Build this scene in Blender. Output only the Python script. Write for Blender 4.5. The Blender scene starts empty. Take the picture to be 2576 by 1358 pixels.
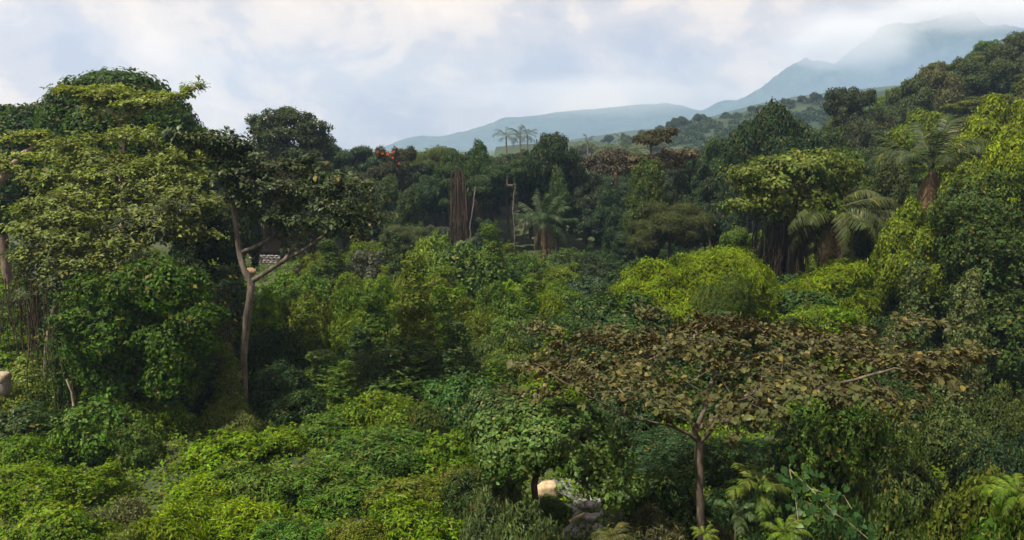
import bpy, math, random
import numpy as np
from mathutils import Vector, Matrix, noise as mnoise

S = bpy.context.scene
C = S.collection
R = np.random.default_rng(11)
random.seed(5)

# ---------------------------------------------------------------- camera
CAMZ, PITCH = 12.0, math.radians(9.4)
FPX, CX, CY = 1860.0, 1287.5, 679.0          # photograph measured on a 2575 x 1358 grid
cam_d = bpy.data.cameras.new('camera')
cam = bpy.data.objects.new('camera', cam_d)
C.objects.link(cam)
cam_d.sensor_width = 36.0
cam_d.lens = 36.0 * FPX / 2575.0
cam_d.clip_start, cam_d.clip_end = 0.1, 30000
cam.location = (0, 0, CAMZ)
cam.rotation_euler = (math.radians(90) - PITCH, 0, 0)
S.camera = cam

# ---------------------------------------------------------------- light
SUN_EL, SUN_AZ = math.radians(59), math.radians(-126)   # azimuth from +Y towards +X: high, behind the camera's left shoulder
SKY = 0.07
S.view_settings.view_transform = 'Standard'
S.view_settings.look = 'None'
S.view_settings.exposure = 0.98
S.view_settings.gamma = 1.0
S.view_settings.use_curve_mapping = False
world = bpy.data.worlds.new('World')
S.world = world
world.use_nodes = True


def build_world():
    nt = world.node_tree
    N, L = nt.nodes, nt.links
    N.clear()
    out = N.new('ShaderNodeOutputWorld')
    bg = N.new('ShaderNodeBackground')
    bg.inputs['Strength'].default_value = SKY
    L.new(bg.outputs[0], out.inputs[0])
    sky = N.new('ShaderNodeTexSky')
    sky.sky_type = 'NISHITA'
    sky.sun_disc = False
    sky.sun_elevation = SUN_EL
    sky.sun_rotation = SUN_AZ
    sky.air_density, sky.dust_density = 1.2, 2.0
    tc = N.new('ShaderNodeTexCoord')
    sep = N.new('ShaderNodeSeparateXYZ')
    L.new(tc.outputs['Generated'], sep.inputs[0])

    def math_(op, a, b=None, clamp=False):
        m = N.new('ShaderNodeMath')
        m.operation = op
        m.use_clamp = clamp
        for i, v in enumerate((a, b)):
            if v is None:
                continue
            if isinstance(v, (int, float)):
                m.inputs[i].default_value = v
            else:
                L.new(v, m.inputs[i])
        return m.outputs[0]
    z = math_('MAXIMUM', sep.outputs[2], 0.0)
    den = math_('ADD', z, 0.62)
    comb = N.new('ShaderNodeCombineXYZ')
    L.new(math_('DIVIDE', sep.outputs[0], den), comb.inputs[0])
    L.new(math_('DIVIDE', sep.outputs[1], den), comb.inputs[1])
    comb.inputs[2].default_value = 3.7

    def noise_(scale, detail, rough, dist, off):
        mp = N.new('ShaderNodeMapping')
        mp.inputs['Location'].default_value = off
        L.new(comb.outputs[0], mp.inputs[0])
        n = N.new('ShaderNodeTexNoise')
        n.inputs['Scale'].default_value = scale
        n.inputs['Detail'].default_value = detail
        n.inputs['Roughness'].default_value = rough
        n.inputs['Distortion'].default_value = dist
        L.new(mp.outputs[0], n.inputs['Vector'])
        return n.outputs['Fac']

    def ramp(fac, stops):
        r = N.new('ShaderNodeValToRGB')
        r.color_ramp.interpolation = 'EASE'
        e = r.color_ramp.elements
        for i, (p, c) in enumerate(stops):
            k = e[i] if i < 2 else e.new(p)
            k.position = p
            k.color = (*c, 1)
        L.new(fac, r.inputs[0])
        return r.outputs[0]
    a = noise_(1.9, 10, 0.55, 0.35, (2.3, 0.4, 0))
    b = noise_(5.6, 10, 0.6, 0.3, (7.1, 3.0, 1))
    s = math_('ADD', math_('MULTIPLY', a, 0.62), math_('MULTIPLY', b, 0.38))
    cl = ramp(s, [(0.41, (4.9, 4.6, 4.9)), (0.472, (6.3, 5.65, 5.4)), (0.525, (8.6, 7.2, 6.0)), (0.59, (10.2, 8.4, 6.7))])
    # thin veil: a share of the clear sky shows through the darkest gaps
    mix = N.new('ShaderNodeMix')
    mix.data_type = 'RGBA'
    gap = N.new('ShaderNodeMapRange')
    gap.inputs['From Min'].default_value, gap.inputs['From Max'].default_value = 0.34, 0.46
    gap.inputs['To Min'].default_value, gap.inputs['To Max'].default_value = 0.85, 1.0
    L.new(s, gap.inputs['Value'])
    L.new(gap.outputs[0], mix.inputs['Factor'])
    L.new(sky.outputs[0], mix.inputs[6])
    L.new(cl, mix.inputs[7])
    L.new(mix.outputs[2], bg.inputs['Color'])


build_world()
sun_d = bpy.data.lights.new('sun', 'SUN')
sun = bpy.data.objects.new('sun', sun_d)
C.objects.link(sun)
sun_d.energy = 5.0
sun_d.angle = math.radians(1.2)
sun_d.color = (1.0, 0.91, 0.74)
_sd = Vector((math.sin(SUN_AZ) * math.cos(SUN_EL), math.cos(SUN_AZ) * math.cos(SUN_EL), math.sin(SUN_EL)))
sun.rotation_euler = _sd.to_track_quat('Z', 'Y').to_euler()
sun.location = _sd * 200

cy = S.cycles
cy.max_bounces = 6
cy.diffuse_bounces = 2
cy.glossy_bounces = 2
cy.transmission_bounces = 3
cy.volume_bounces = 1
cy.transparent_max_bounces = 4
cy.caustics_reflective = cy.caustics_refractive = False
cy.use_denoising = True
cy.use_adaptive_sampling = True
cy.adaptive_threshold = 0.02
cy.volume_step_rate = 2.0
cy.sample_clamp_indirect = 4.0


# ---------------------------------------------------------------- measuring
def ray(px, py):
    a, b = (px - CX) / FPX, (CY - py) / FPX
    cp, sp = math.cos(PITCH), math.sin(PITCH)
    return np.array([a, cp + b * sp, -sp + b * cp])


def at(px, py, Y):
    d = ray(px, py)
    return np.array([0, 0, CAMZ]) + d * (Y / d[1])


def sst(a, b, x):
    t = np.clip((x - a) / (b - a), 0, 1)
    return t * t * (3 - 2 * t)


def ground(x, y):
    x, y = np.asarray(x, float), np.asarray(y, float)
    h = 8.5 * (1 - sst(0.0, 15.0, y))                                         # bank below the viewpoint
    k = x - (33 + 0.07 * (y - 40))
    sp = np.where(k > 30, k, np.log1p(np.exp(np.clip(k / 4.0, -30, 30))) * 4.0)
    h = h + 0.42 * np.minimum(sp, 75) * sst(34, 62, y) * (1 - .85 * sst(140, 260, y))   # wooded slope on the right
    h = h + 8.5 * sst(105, 260, y) - 4 * sst(300, 420, y)
    h = h + 0.25 * np.sin(x * 0.31 + 1.3) * np.cos(y * 0.27) + 0.12 * np.sin(x * 0.9 + y * 0.7)
    return h


def g1(x, y):
    return float(ground(x, y))


# ---------------------------------------------------------------- mesh helpers
class MB:
    def __init__(self):
        self.V, self.T, self.M, self.n, self.sm = [], [], [], 0, []

    def add(self, V, T, m=0, smooth=False):
        V = np.asarray(V, float).reshape(-1, 3)
        T = np.asarray(T, int).reshape(-1, 3)
        self.V.append(V)
        self.T.append(T + self.n)
        self.M.append(np.full(len(T), m))
        self.sm.append(np.full(len(T), smooth))
        self.n += len(V)

    def mesh(self, name, mats):
        V, T = np.concatenate(self.V), np.concatenate(self.T)
        me = bpy.data.meshes.new(name)
        me.vertices.add(len(V))
        me.vertices.foreach_set('co', V.astype(np.float32).ravel())
        me.loops.add(len(T) * 3)
        me.loops.foreach_set('vertex_index', T.astype(np.int32).ravel())
        me.polygons.add(len(T))
        me.polygons.foreach_set('loop_start', np.arange(0, len(T) * 3, 3, dtype=np.int32))
        for m in mats:
            me.materials.append(m)
        me.polygons.foreach_set('material_index', np.concatenate(self.M).astype(np.int32))
        me.polygons.foreach_set('use_smooth', np.concatenate(self.sm))
        me.update(calc_edges=True)
        return me


def link(name, me, parent=None, loc=None, scale=None, rotz=0, color=None):
    o = bpy.data.objects.new(name, me)
    C.objects.link(o)
    if parent is not None:
        o.parent = parent
    if loc is not None:
        o.location = [float(v) for v in loc]
    if scale is not None:
        o.scale = scale
    o.rotation_euler[2] = rotz
    if color is not None:
        o.color = (*color, 1)
    return o


def tag(o, label, cat, group=None, kind=None):
    if label:
        o['label'] = label
    if cat:
        o['category'] = cat
    if group:
        o['group'] = group
    if kind:
        o['kind'] = kind
    return o


THINGS = []                 # (object, px, py, Y) of what stands in the picture, for telling neighbours apart


def thing(name, label, cat, loc, group=None):
    o = bpy.data.objects.new(name, None)
    o.empty_display_size = 0.5
    C.objects.link(o)
    o.location = [float(v) for v in loc]
    return tag(o, label, cat, group)


def nz(v):
    v = np.asarray(v, float)
    return v / np.maximum(np.linalg.norm(v, axis=-1, keepdims=True), 1e-9)


# leaf outlines: x across, y along the midrib, z the upper side
LANCE = (np.array([[0, 0, 0], [.17, .42, .05], [0, 1, -.13], [-.17, .42, .05]]), np.array([[0, 1, 2], [0, 2, 3]]))
OVAL = (np.array([[0, 0, 0], [.33, .45, .07], [0, 1, -.15], [-.33, .45, .07]]), np.array([[0, 1, 2], [0, 2, 3]]))
OVATE = (np.array([[0, 0, 0], [.30, .28, .06], [.28, .64, .04], [0, 1, -.16], [-.28, .64, .04], [-.30, .28, .06], [0, .5, -.01]]),
         np.array([[0, 1, 6], [1, 2, 6], [2, 3, 6], [3, 4, 6], [4, 5, 6], [5, 0, 6]]))
NEEDLE = (np.array([[-.05, 0, 0], [.05, 0, 0], [.03, .55, .04], [0, 1, -.10], [-.03, .55, .04]]), np.array([[0, 1, 2], [0, 2, 4], [4, 2, 3]]))


def put_leaves(mb, tpl, pos, d, n, s, m=0):
    tv, tt = tpl
    d = nz(d)
    n = nz(n - d * np.sum(n * d, axis=1, keepdims=True))
    x = np.cross(d, n)
    V = pos[:, None, :] + s[:, None, None] * (tv[None, :, 0:1] * x[:, None] + tv[None, :, 1:2] * d[:, None] + tv[None, :, 2:3] * n[:, None])
    k = len(tv)
    T = tt[None] + (np.arange(len(pos)) * k)[:, None, None]
    mb.add(V, T, m)


def basis(n):
    a = np.where(np.abs(n[:, 2:3]) > .9, np.array([[1., 0, 0]]), np.array([[0, 0, 1.]]))
    t = nz(np.cross(n, a))
    return t, np.cross(n, t)


def clusters(mb, tpl, P, N, k, size, droop=.35, rise=.35, m=0, jit=.06, rng=None, ret=False, nj=.26):
    """k leaves spread round each point P about the outward direction N"""
    rng = rng or R
    n = len(P)
    if n == 0:
        return
    P, N = np.repeat(P, k, 0), np.repeat(N, k, 0)
    t, b = basis(N)
    ang = np.tile(np.arange(k) * 2 * math.pi / k, n) + np.repeat(rng.uniform(0, 6.28, n), k) + rng.normal(0, .35, n * k)
    el = rng.normal(rise, .3, n * k)
    d = t * np.cos(ang)[:, None] + b * np.sin(ang)[:, None] + N * el[:, None]
    d = nz(d) + np.array([0, 0, -1.]) * (droop * rng.uniform(.4, 1.5, n * k))[:, None]
    nn = N + np.array([0, 0, .30]) + rng.normal(0, nj, (n * k, 3))
    s = size * np.clip(rng.lognormal(-.12, .33, n * k), .4, 1.6)
    pos = P + rng.normal(0, jit, (n * k, 3))
    if ret:
        return pos, nz(d), nn, s
    put_leaves(mb, tpl, pos, d, nn, s, m)


def puff_points(puffs, dens, rng, lo=.74, hi=1.04, floor=.05, lump=.13, bury=.80):
    """points and outward normals over the union of ellipsoids (centre, radii)"""
    PP, NN = [], []
    cs = np.array([p[0] for p in puffs])
    rs = np.array([p[1] for p in puffs])
    for i, (c, r) in enumerate(zip(cs, rs)):
        area = 4 * math.pi * ((r[0] * r[1]) ** 1.6 / 3 + (r[0] * r[2]) ** 1.6 / 3 + (r[1] * r[2]) ** 1.6 / 3) ** (1 / 1.6)
        n = max(6, int(area * dens))
        u = nz(rng.normal(0, 1, (n, 3)))
        rad = rng.uniform(lo, hi, n) ** .8
        for _ in range(3):
            kk = rng.normal(0, 4.0, 3)
            rad = rad + lump * .6 * np.sin(u @ kk + rng.uniform(0, 6.28))
        p = c + u * r * rad[:, None]
        nn = nz(u / r)
        keep = p[:, 2] > floor
        for j in range(len(cs)):
            if j != i:
                q = np.linalg.norm((p - cs[j]) / rs[j], axis=1)
                keep &= q > bury
        PP.append(p[keep])
        NN.append(nn[keep])
    return np.concatenate(PP), np.concatenate(NN)


# ---------------------------------------------------------------- limbs
def skeleton(paths, targets, step=.45, wob=.10, rng=None, lift=.25):
    """paths: polylines of traced limbs (first one is the trunk); targets: twig ends to be reached"""
    rng = rng or R
    P, par = [], []

    def addline(pts, start):
        prev = start
        for a, b in zip(pts[:-1], pts[1:]):
            k = max(1, int(np.linalg.norm(b - a) / step))
            for i in range(1, k + 1):
                P.append(a + (b - a) * i / k + rng.normal(0, wob * .12, 3))
                par.append(prev)
                prev = len(P) - 1
        return prev
    P.append(np.array(paths[0][0], float))
    par.append(-1)
    addline([np.array(p, float) for p in paths[0]], 0)
    for q in paths[1:]:
        q = [np.array(p, float) for p in q]
        A = np.array(P)
        j = int(np.argmin(np.linalg.norm(A - q[0], axis=1)))
        addline([P[j]] + q[1:], j)
    ntr = len(P)
    tips = []
    if len(targets):
        T = np.array(targets)
        base = np.array(P)
        order = np.argsort([np.min(np.linalg.norm(base - t, axis=1)) for t in T])
        zmin = paths[0][-1][2] - 1.0 if len(paths[0]) else 0
        for i in order:
            t = T[i]
            A = np.array(P)
            dd = np.linalg.norm(A - t, axis=1) + lift * np.maximum(0, A[:, 2] - t[2] + .1) * 2 + np.where(A[:, 2] < zmin, 3.0, 0)
            j = int(np.argmin(dd))
            a = A[j]
            dv = t - a
            ln = np.linalg.norm(dv)
            k = max(1, int(ln / step))
            mid = a + dv * .5 + np.array([0, 0, -.10 * ln]) + rng.normal(0, wob * ln * .35, 3)
            prev = j
            for q in range(1, k + 1):
                s = q / k
                P.append((1 - s) ** 2 * a + 2 * s * (1 - s) * mid + s * s * t)
                par.append(prev)
                prev = len(P) - 1
            tips.append(prev)
    return np.array(P), np.array(par), tips


def tubes(mb, P, par, r_base, r_tip, m=0, power=2.6, keep=0.0, flare=1.25):
    n = len(P)
    w = np.zeros(n)
    ch = [[] for _ in range(n)]
    for i in range(n):
        if par[i] >= 0:
            ch[par[i]].append(i)
    for i in range(n - 1, -1, -1):
        w[i] = max(1.0, sum(w[c] for c in ch[i]))
    rad = r_tip * w ** (1 / power)
    top = rad.max()
    rad = r_tip + (rad - r_tip) * (r_base - r_tip) / max(top - r_tip, 1e-6)
    starts = [(0, None)]
    while starts:
        i, pre = starts.pop()
        chain = ([pre] if pre is not None else []) + [i]
        while ch[i]:
            c = sorted(ch[i], key=lambda q: -w[q])
            for q in c[1:]:
                starts.append((q, i))
            i = c[0]
            chain.append(i)
        if len(chain) < 2:
            continue
        p = P[chain]
        r = rad[chain].copy()
        if pre is not None:
            r[0] = min(r[0], r[1] * 1.25)
        else:
            r[0] *= flare
        if r.max() < keep:
            continue
        sides = 9 if r.max() > .09 else (6 if r.max() > .035 else 4)
        tg = nz(np.gradient(p, axis=0))
        ref = np.array([1., 0, 0]) if abs(tg[0][0]) < .8 else np.array([0, 1., 0])
        rings = []
        for q in range(len(p)):
            x = nz(np.cross(tg[q], ref))
            y = np.cross(tg[q], x)
            ref = np.cross(x, tg[q])
            an = np.arange(sides) * 2 * math.pi / sides
            rings.append(p[q] + r[q] * (np.cos(an)[:, None] * x + np.sin(an)[:, None] * y))
        V = np.concatenate(rings)
        T = []
        for q in range(len(p) - 1):
            for a in range(sides):
                b = (a + 1) % sides
                i0, i1, i2, i3 = q * sides + a, q * sides + b, (q + 1) * sides + b, (q + 1) * sides + a
                T += [(i0, i1, i2), (i0, i2, i3)]
        mb.add(V, T, m, True)
    return rad


# ---------------------------------------------------------------- materials
def new_mat(name):
    m = bpy.data.materials.new(name)
    m.use_nodes = True
    m.node_tree.nodes.clear()
    return m, m.node_tree.nodes, m.node_tree.links


def leaf_mat(name, rough=.45, trans=.30, under=None, var=.5, spec=.4, yellow=.06, hue=.5):
    m, N, L = new_mat(name)
    out = N.new('ShaderNodeOutputMaterial')
    oi = N.new('ShaderNodeObjectInfo')
    ge = N.new('ShaderNodeNewGeometry')
    tc = N.new('ShaderNodeTexCoord')
    no = N.new('ShaderNodeTexNoise')
    no.inputs['Scale'].default_value = .9
    no.inputs['Detail'].default_value = 2
    L.new(tc.outputs['Object'], no.inputs['Vector'])
    val = N.new('ShaderNodeMapRange')
    val.inputs['To Min'].default_value, val.inputs['To Max'].default_value = 1 - var, 1 + var
    L.new(ge.outputs['Random Per Island'], val.inputs['Value'])
    pat = N.new('ShaderNodeMapRange')
    pat.inputs['From Min'].default_value, pat.inputs['From Max'].default_value = .32, .68
    pat.inputs['To Min'].default_value, pat.inputs['To Max'].default_value = .72, 1.3
    L.new(no.outputs['Fac'], pat.inputs['Value'])
    mul = N.new('ShaderNodeMath')
    mul.operation = 'MULTIPLY'
    L.new(val.outputs[0], mul.inputs[0])
    L.new(pat.outputs[0], mul.inputs[1])
    hs = N.new('ShaderNodeHueSaturation')
    L.new(oi.outputs['Color'], hs.inputs['Color'])
    L.new(mul.outputs[0], hs.inputs['Value'])
    hm = N.new('ShaderNodeMapRange')
    hm.inputs['To Min'].default_value, hm.inputs['To Max'].default_value = .5 - .035 * hue, .5 + .035 * hue
    fr = N.new('ShaderNodeMath')
    fr.operation = 'FRACT'
    f2 = N.new('ShaderNodeMath')
    f2.operation = 'MULTIPLY'
    f2.inputs[1].default_value = 37.7
    L.new(ge.outputs['Random Per Island'], f2.inputs[0])
    L.new(f2.outputs[0], fr.inputs[0])
    L.new(fr.outputs[0], hm.inputs['Value'])
    n2 = N.new('ShaderNodeTexNoise')
    n2.inputs['Scale'].default_value = 1.7
    n2.inputs['Detail'].default_value = 3
    ad = N.new('ShaderNodeVectorMath')
    ad.operation = 'ADD'
    L.new(tc.outputs['Object'], ad.inputs[0])
    L.new(oi.outputs['Location'], ad.inputs[1])
    L.new(ad.outputs[0], n2.inputs['Vector'])
    h2 = N.new('ShaderNodeMapRange')
    h2.inputs['From Min'].default_value, h2.inputs['From Max'].default_value = .3, .7
    h2.inputs['To Min'].default_value, h2.inputs['To Max'].default_value = -.014, .016
    L.new(n2.outputs['Fac'], h2.inputs['Value'])
    h3 = N.new('ShaderNodeMath')
    h3.operation = 'ADD'
    L.new(hm.outputs[0], h3.inputs[0])
    L.new(h2.outputs[0], h3.inputs[1])
    L.new(h3.outputs[0], hs.inputs['Hue'])
    hs.inputs['Saturation'].default_value = 1.05
    # a few leaves have yellowed
    lt = N.new('ShaderNodeMath')
    lt.operation = 'LESS_THAN'
    lt.inputs[1].default_value = yellow
    f3 = N.new('ShaderNodeMath')
    f3.operation = 'MULTIPLY'
    f3.inputs[1].default_value = 113.3
    fr3 = N.new('ShaderNodeMath')
    fr3.operation = 'FRACT'
    L.new(ge.outputs['Random Per Island'], f3.inputs[0])
    L.new(f3.outputs[0], fr3.inputs[0])
    L.new(fr3.outputs[0], lt.inputs[0])
    mx = N.new('ShaderNodeMix')
    mx.data_type = 'RGBA'
    ye = N.new('ShaderNodeMath')
    ye.operation = 'MULTIPLY'
    ye.inputs[1].default_value = .55
    L.new(lt.outputs[0], ye.inputs[0])
    L.new(ye.outputs[0], mx.inputs['Factor'])
    L.new(hs.outputs[0], mx.inputs[6])
    mx.inputs[7].default_value = (.20, .15, .035, 1)
    col = mx.outputs[2]
    if under:
        m2 = N.new('ShaderNodeMix')
        m2.data_type = 'RGBA'
        L.new(ge.outputs['Backfacing'], m2.inputs['Factor'])
        L.new(col, m2.inputs[6])
        m2.inputs[7].default_value = (*under, 1)
        col = m2.outputs[2]
    p = N.new('ShaderNodeBsdfPrincipled')
    p.inputs['Roughness'].default_value = rough
    p.inputs['Specular IOR Level'].default_value = spec
    L.new(col, p.inputs['Base Color'])
    t = N.new('ShaderNodeBsdfTranslucent')
    tm = N.new('ShaderNodeMix')
    tm.data_type = 'RGBA'
    tm.blend_type = 'MULTIPLY'
    tm.inputs['Factor'].default_value = 1
    L.new(col, tm.inputs[6])
    tm.inputs[7].default_value = (1.25, 1.35, .6, 1)
    L.new(tm.outputs[2], t.inputs['Color'])
    ms = N.new('ShaderNodeMixShader')
    ms.inputs[0].default_value = trans
    L.new(p.outputs[0], ms.inputs[1])
    L.new(t.outputs[0], ms.inputs[2])
    L.new(ms.outputs[0], out.inputs[0])
    return m


def rough_mat(name, c1, c2, scale=6, stretch=(1, 1, 1), bump=.4, rough=.9, objcol=False, detail=6, c3=None):
    m, N, L = new_mat(name)
    out = N.new('ShaderNodeOutputMaterial')
    p = N.new('ShaderNodeBsdfPrincipled')
    p.inputs['Roughness'].default_value = rough
    p.inputs['Specular IOR Level'].default_value = .25
    tc = N.new('ShaderNodeTexCoord')
    mp = N.new('ShaderNodeMapping')
    mp.inputs['Scale'].default_value = stretch
    L.new(tc.outputs['Object'], mp.inputs[0])
    no = N.new('ShaderNodeTexNoise')
    no.inputs['Scale'].default_value = scale
    no.inputs['Detail'].default_value = detail
    no.inputs['Roughness'].default_value = .62
    L.new(mp.outputs[0], no.inputs['Vector'])
    r = N.new('ShaderNodeValToRGB')
    e = r.color_ramp.elements
    e[0].position, e[0].color = .34, (*c1, 1)
    e[1].position, e[1].color = .66, (*c2, 1)
    if c3:
        k = e.new(.5)
        k.color = (*c3, 1)
    L.new(no.outputs['Fac'], r.inputs[0])
    col = r.outputs[0]
    if objcol:
        oi = N.new('ShaderNodeObjectInfo')
        mx = N.new('ShaderNodeMix')
        mx.data_type = 'RGBA'
        mx.blend_type = 'MULTIPLY'
        mx.inputs['Factor'].default_value = 1
        L.new(col, mx.inputs[6])
        L.new(oi.outputs['Color'], mx.inputs[7])
        col = mx.outputs[2]
    L.new(col, p.inputs['Base Color'])
    b = N.new('ShaderNodeBump')
    b.inputs['Strength'].default_value = bump
    b.inputs['Distance'].default_value = .05
    L.new(no.outputs['Fac'], b.inputs['Height'])
    L.new(b.outputs[0], p.inputs['Normal'])
    L.new(p.outputs[0], out.inputs[0])
    return m


M_LEAF = leaf_mat('leaf', .50, .36, spec=.12, var=.62)
M_GLOSS = leaf_mat('leaf_glossy', .42, .28, spec=.16, yellow=.03)
M_FEATHER = leaf_mat('leaf_feathery', .6, .42, spec=.1, var=.5, yellow=.05)
M_RUST = leaf_mat('leaf_rust_backed', .42, .16, under=(.066, .046, .018), var=.5, yellow=.08, spec=.10, hue=1.0)
M_FROND = leaf_mat('frond', .45, .25, var=.3, spec=.12, yellow=.02)
M_PETAL = leaf_mat('petal', .6, .3, var=.2, yellow=0)
M_BARK = rough_mat('bark', (.38, .36, .35), (1.55, 1.5, 1.42), 5, (1, 1, .35), .8, objcol=True, detail=9, c3=(.85, .82, .8))
M_ROOT = rough_mat('hanging_root', (.4, .4, .4), (1.3, 1.2, 1.1), 3, (3, 3, .1), .2, objcol=True)
M_SOIL = rough_mat('soil', (.022, .028, .012), (.06, .058, .025), .6, (1, 1, 1), .5, c3=(.035, .05, .016))
M_HILL = rough_mat('hill_grass', (.009, .020, .009), (.030, .046, .016), .055, (1, 1, 1.5), .5, c3=(.017, .031, .011), detail=10)
M_MOUNT = rough_mat('mountain_forest', (.010, .020, .012), (.046, .066, .030), .022, (1, 1, 1), 1.0, c3=(.022, .038, .018), detail=14)
M_ROCK = rough_mat('rock', (.10, .095, .095), (.30, .28, .28), 4, (1, 1, 1), .8, c3=(.18, .17, .17))
M_SAND = rough_mat('sand', (.24, .18, .11), (.44, .35, .23), 5, (1, 1, 1), .4)
M_PALE = rough_mat('pale_rock', (.13, .105, .075), (.33, .27, .19), 7, (1, 1, .4), .7)
M_WOOD = rough_mat('old_timber', (.07, .045, .028), (.16, .105, .06), 6, (1, 1, .2), .4)
M_THATCH = rough_mat('thatch', (.022, .016, .011), (.065, .047, .030), 8, (1, 6, 1), .6)
M_BLUE = rough_mat('blue_paint', (.010, .035, .065), (.02, .06, .10), 4, (1, 1, 1), .1, rough=.5)

# linear leaf colours
YEL = (.122, .172, .014)
LIME = (.118, .176, .011)
GRN = (.088, .146, .010)
MID = (.066, .118, .010)
OLV = (.080, .106, .013)
DRK = (.020, .042, .009)
TEAL = (.024, .050, .018)
GREY = (.066, .090, .032)
BRN = (.055, .040, .018)
PALE = (.110, .140, .032)


# ---------------------------------------------------------------- plant prototypes
def bush_mesh(name, seed, w, h, npuff, tpl, size, dens, k, droop=.35, shoots=10, mat=None, pr=(.16, .30), flat=.9, rise=.35, drip=0, lump=.13):
    rng = np.random.default_rng(seed)
    mb = MB()
    puffs = [((0, 0, h * .36), (w * .36, w * .36, h * .42))]
    for _ in range(npuff):
        a, r = rng.uniform(0, 6.28), .5 * w * math.sqrt(rng.uniform(0, .85))
        top = h * (1 - (r / (.56 * w)) ** 2) ** .55
        q = rng.uniform(*pr) * w
        z = max(q * .4, top * rng.uniform(.35, 1.0) - q * flat * .7)
        puffs.append(((r * math.cos(a), r * math.sin(a), z), (q, q, q * flat * rng.uniform(.8, 1.25))))
    P, N = puff_points(puffs, dens, rng, lump=lump)
    clusters(mb, tpl, P, N, k, size, droop, rise, rng=rng, jit=size * .35)
    # long shoots that break the outline
    for _ in range(shoots):
        i = rng.integers(len(P))
        if N[i][2] < -.1:
            continue
        d = nz(N[i] * .7 + np.array([0, 0, .7]) + rng.normal(0, .35, 3))
        ln = rng.uniform(.12, .5) * h
        nn = 7
        t = np.linspace(.1, 1, nn)[:, None]
        pts = P[i] + d * t * ln + np.array([0, 0, -.35]) * ln * t ** 2
        side = nz(np.cross(d, rng.normal(0, 1, 3)))
        clusters(mb, tpl, pts, np.repeat(nz(d + side * .2)[None], nn, 0), 3, size * .95, droop * .7, .4, rng=rng, jit=.02)
        mb.add(np.concatenate([pts[[0, -1]], pts[[0]] + side * .02]), [(0, 1, 2)], 1)
    for _ in range(drip):
        i = rng.integers(len(P))
        if N[i][2] > .6:
            continue
        ln = rng.uniform(.2, .5) * h
        nn = max(5, int(ln / (size * .55)))
        pts = P[i] + np.linspace(0, 1, nn)[:, None] * np.array([0, 0, -ln]) + N[i] * .12
        pts = pts[pts[:, 2] > .1]
        if len(pts):
            clusters(mb, tpl, pts, np.repeat(N[i][None], len(pts), 0), 2, size, .8, .2, rng=rng, jit=.05)
    # bare twigs poking out
    for _ in range(12):
        i = rng.integers(len(P))
        d = nz(N[i] + np.array([0, 0, .5]) + rng.normal(0, .4, 3))
        ln = rng.uniform(.1, .28) * h
        pp = np.array([P[i] - d * ln, P[i] + d * ln * .3 + rng.normal(0, .04, 3), P[i] + d * ln])
        tubes(mb, pp, np.array([-1, 0, 1]), .014, .005, 1)
    # stems
    for _ in range(5):
        a = rng.uniform(0, 6.28)
        p0 = np.array([rng.normal(0, .12), rng.normal(0, .12), -.3])
        p1 = np.array([math.cos(a) * w * .22, math.sin(a) * w * .22, h * .6])
        P2, par, _t = skeleton([[p0, (p0 + p1) / 2 + rng.normal(0, .12, 3), p1]], [], step=.5, rng=rng)
        tubes(mb, P2, par, .05, .02, 1)
    me = mb.mesh(name, [mat or M_LEAF, M_BARK])
    return dict(me=me, w=w, h=h)


def tower_mesh(name, seed, h, r0, r1, tpl, size, dens, k=4, mat=None):
    rng = np.random.default_rng(seed)
    mb = MB()
    puffs = []
    n = int(h / .55)
    x = y = 0.0
    for i in range(n):
        t = i / (n - 1)
        r = r0 + (r1 - r0) * t ** .7
        x += rng.normal(0, .05)
        y += rng.normal(0, .05)
        q = r * rng.uniform(.75, 1.25)
        puffs.append(((x + rng.normal(0, r * .25), y + rng.normal(0, r * .25), h * t * .95 + .1), (q, q, max(.5, q * .8))))
    P, N = puff_points(puffs, dens, rng, bury=.75, lump=.18)
    clusters(mb, tpl, P, N, k, size, .55, .3, rng=rng, jit=size * .3)
    for _ in range(14):
        i = rng.integers(len(P))
        d = nz(N[i] + np.array([0, 0, .9 * (P[i][2] / h)]) + rng.normal(0, .3, 3))
        nn = 6
        pts = P[i] + d * np.linspace(.1, .8, nn)[:, None] * rng.uniform(.5, 1)
        clusters(mb, tpl, pts, np.repeat(d[None], nn, 0), 3, size, .5, .3, rng=rng, jit=.03)
    P2, par, _t = skeleton([[np.array([0, 0, -.3]), np.array([.05, 0, h * .5]), np.array([x, y, h * .95])]], [], rng=rng)
    tubes(mb, P2, par, .11, .04, 1)
    return dict(me=mb.mesh(name, [mat or M_LEAF, M_BARK]), w=2 * (r0 + r1) * .6, h=h)


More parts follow.
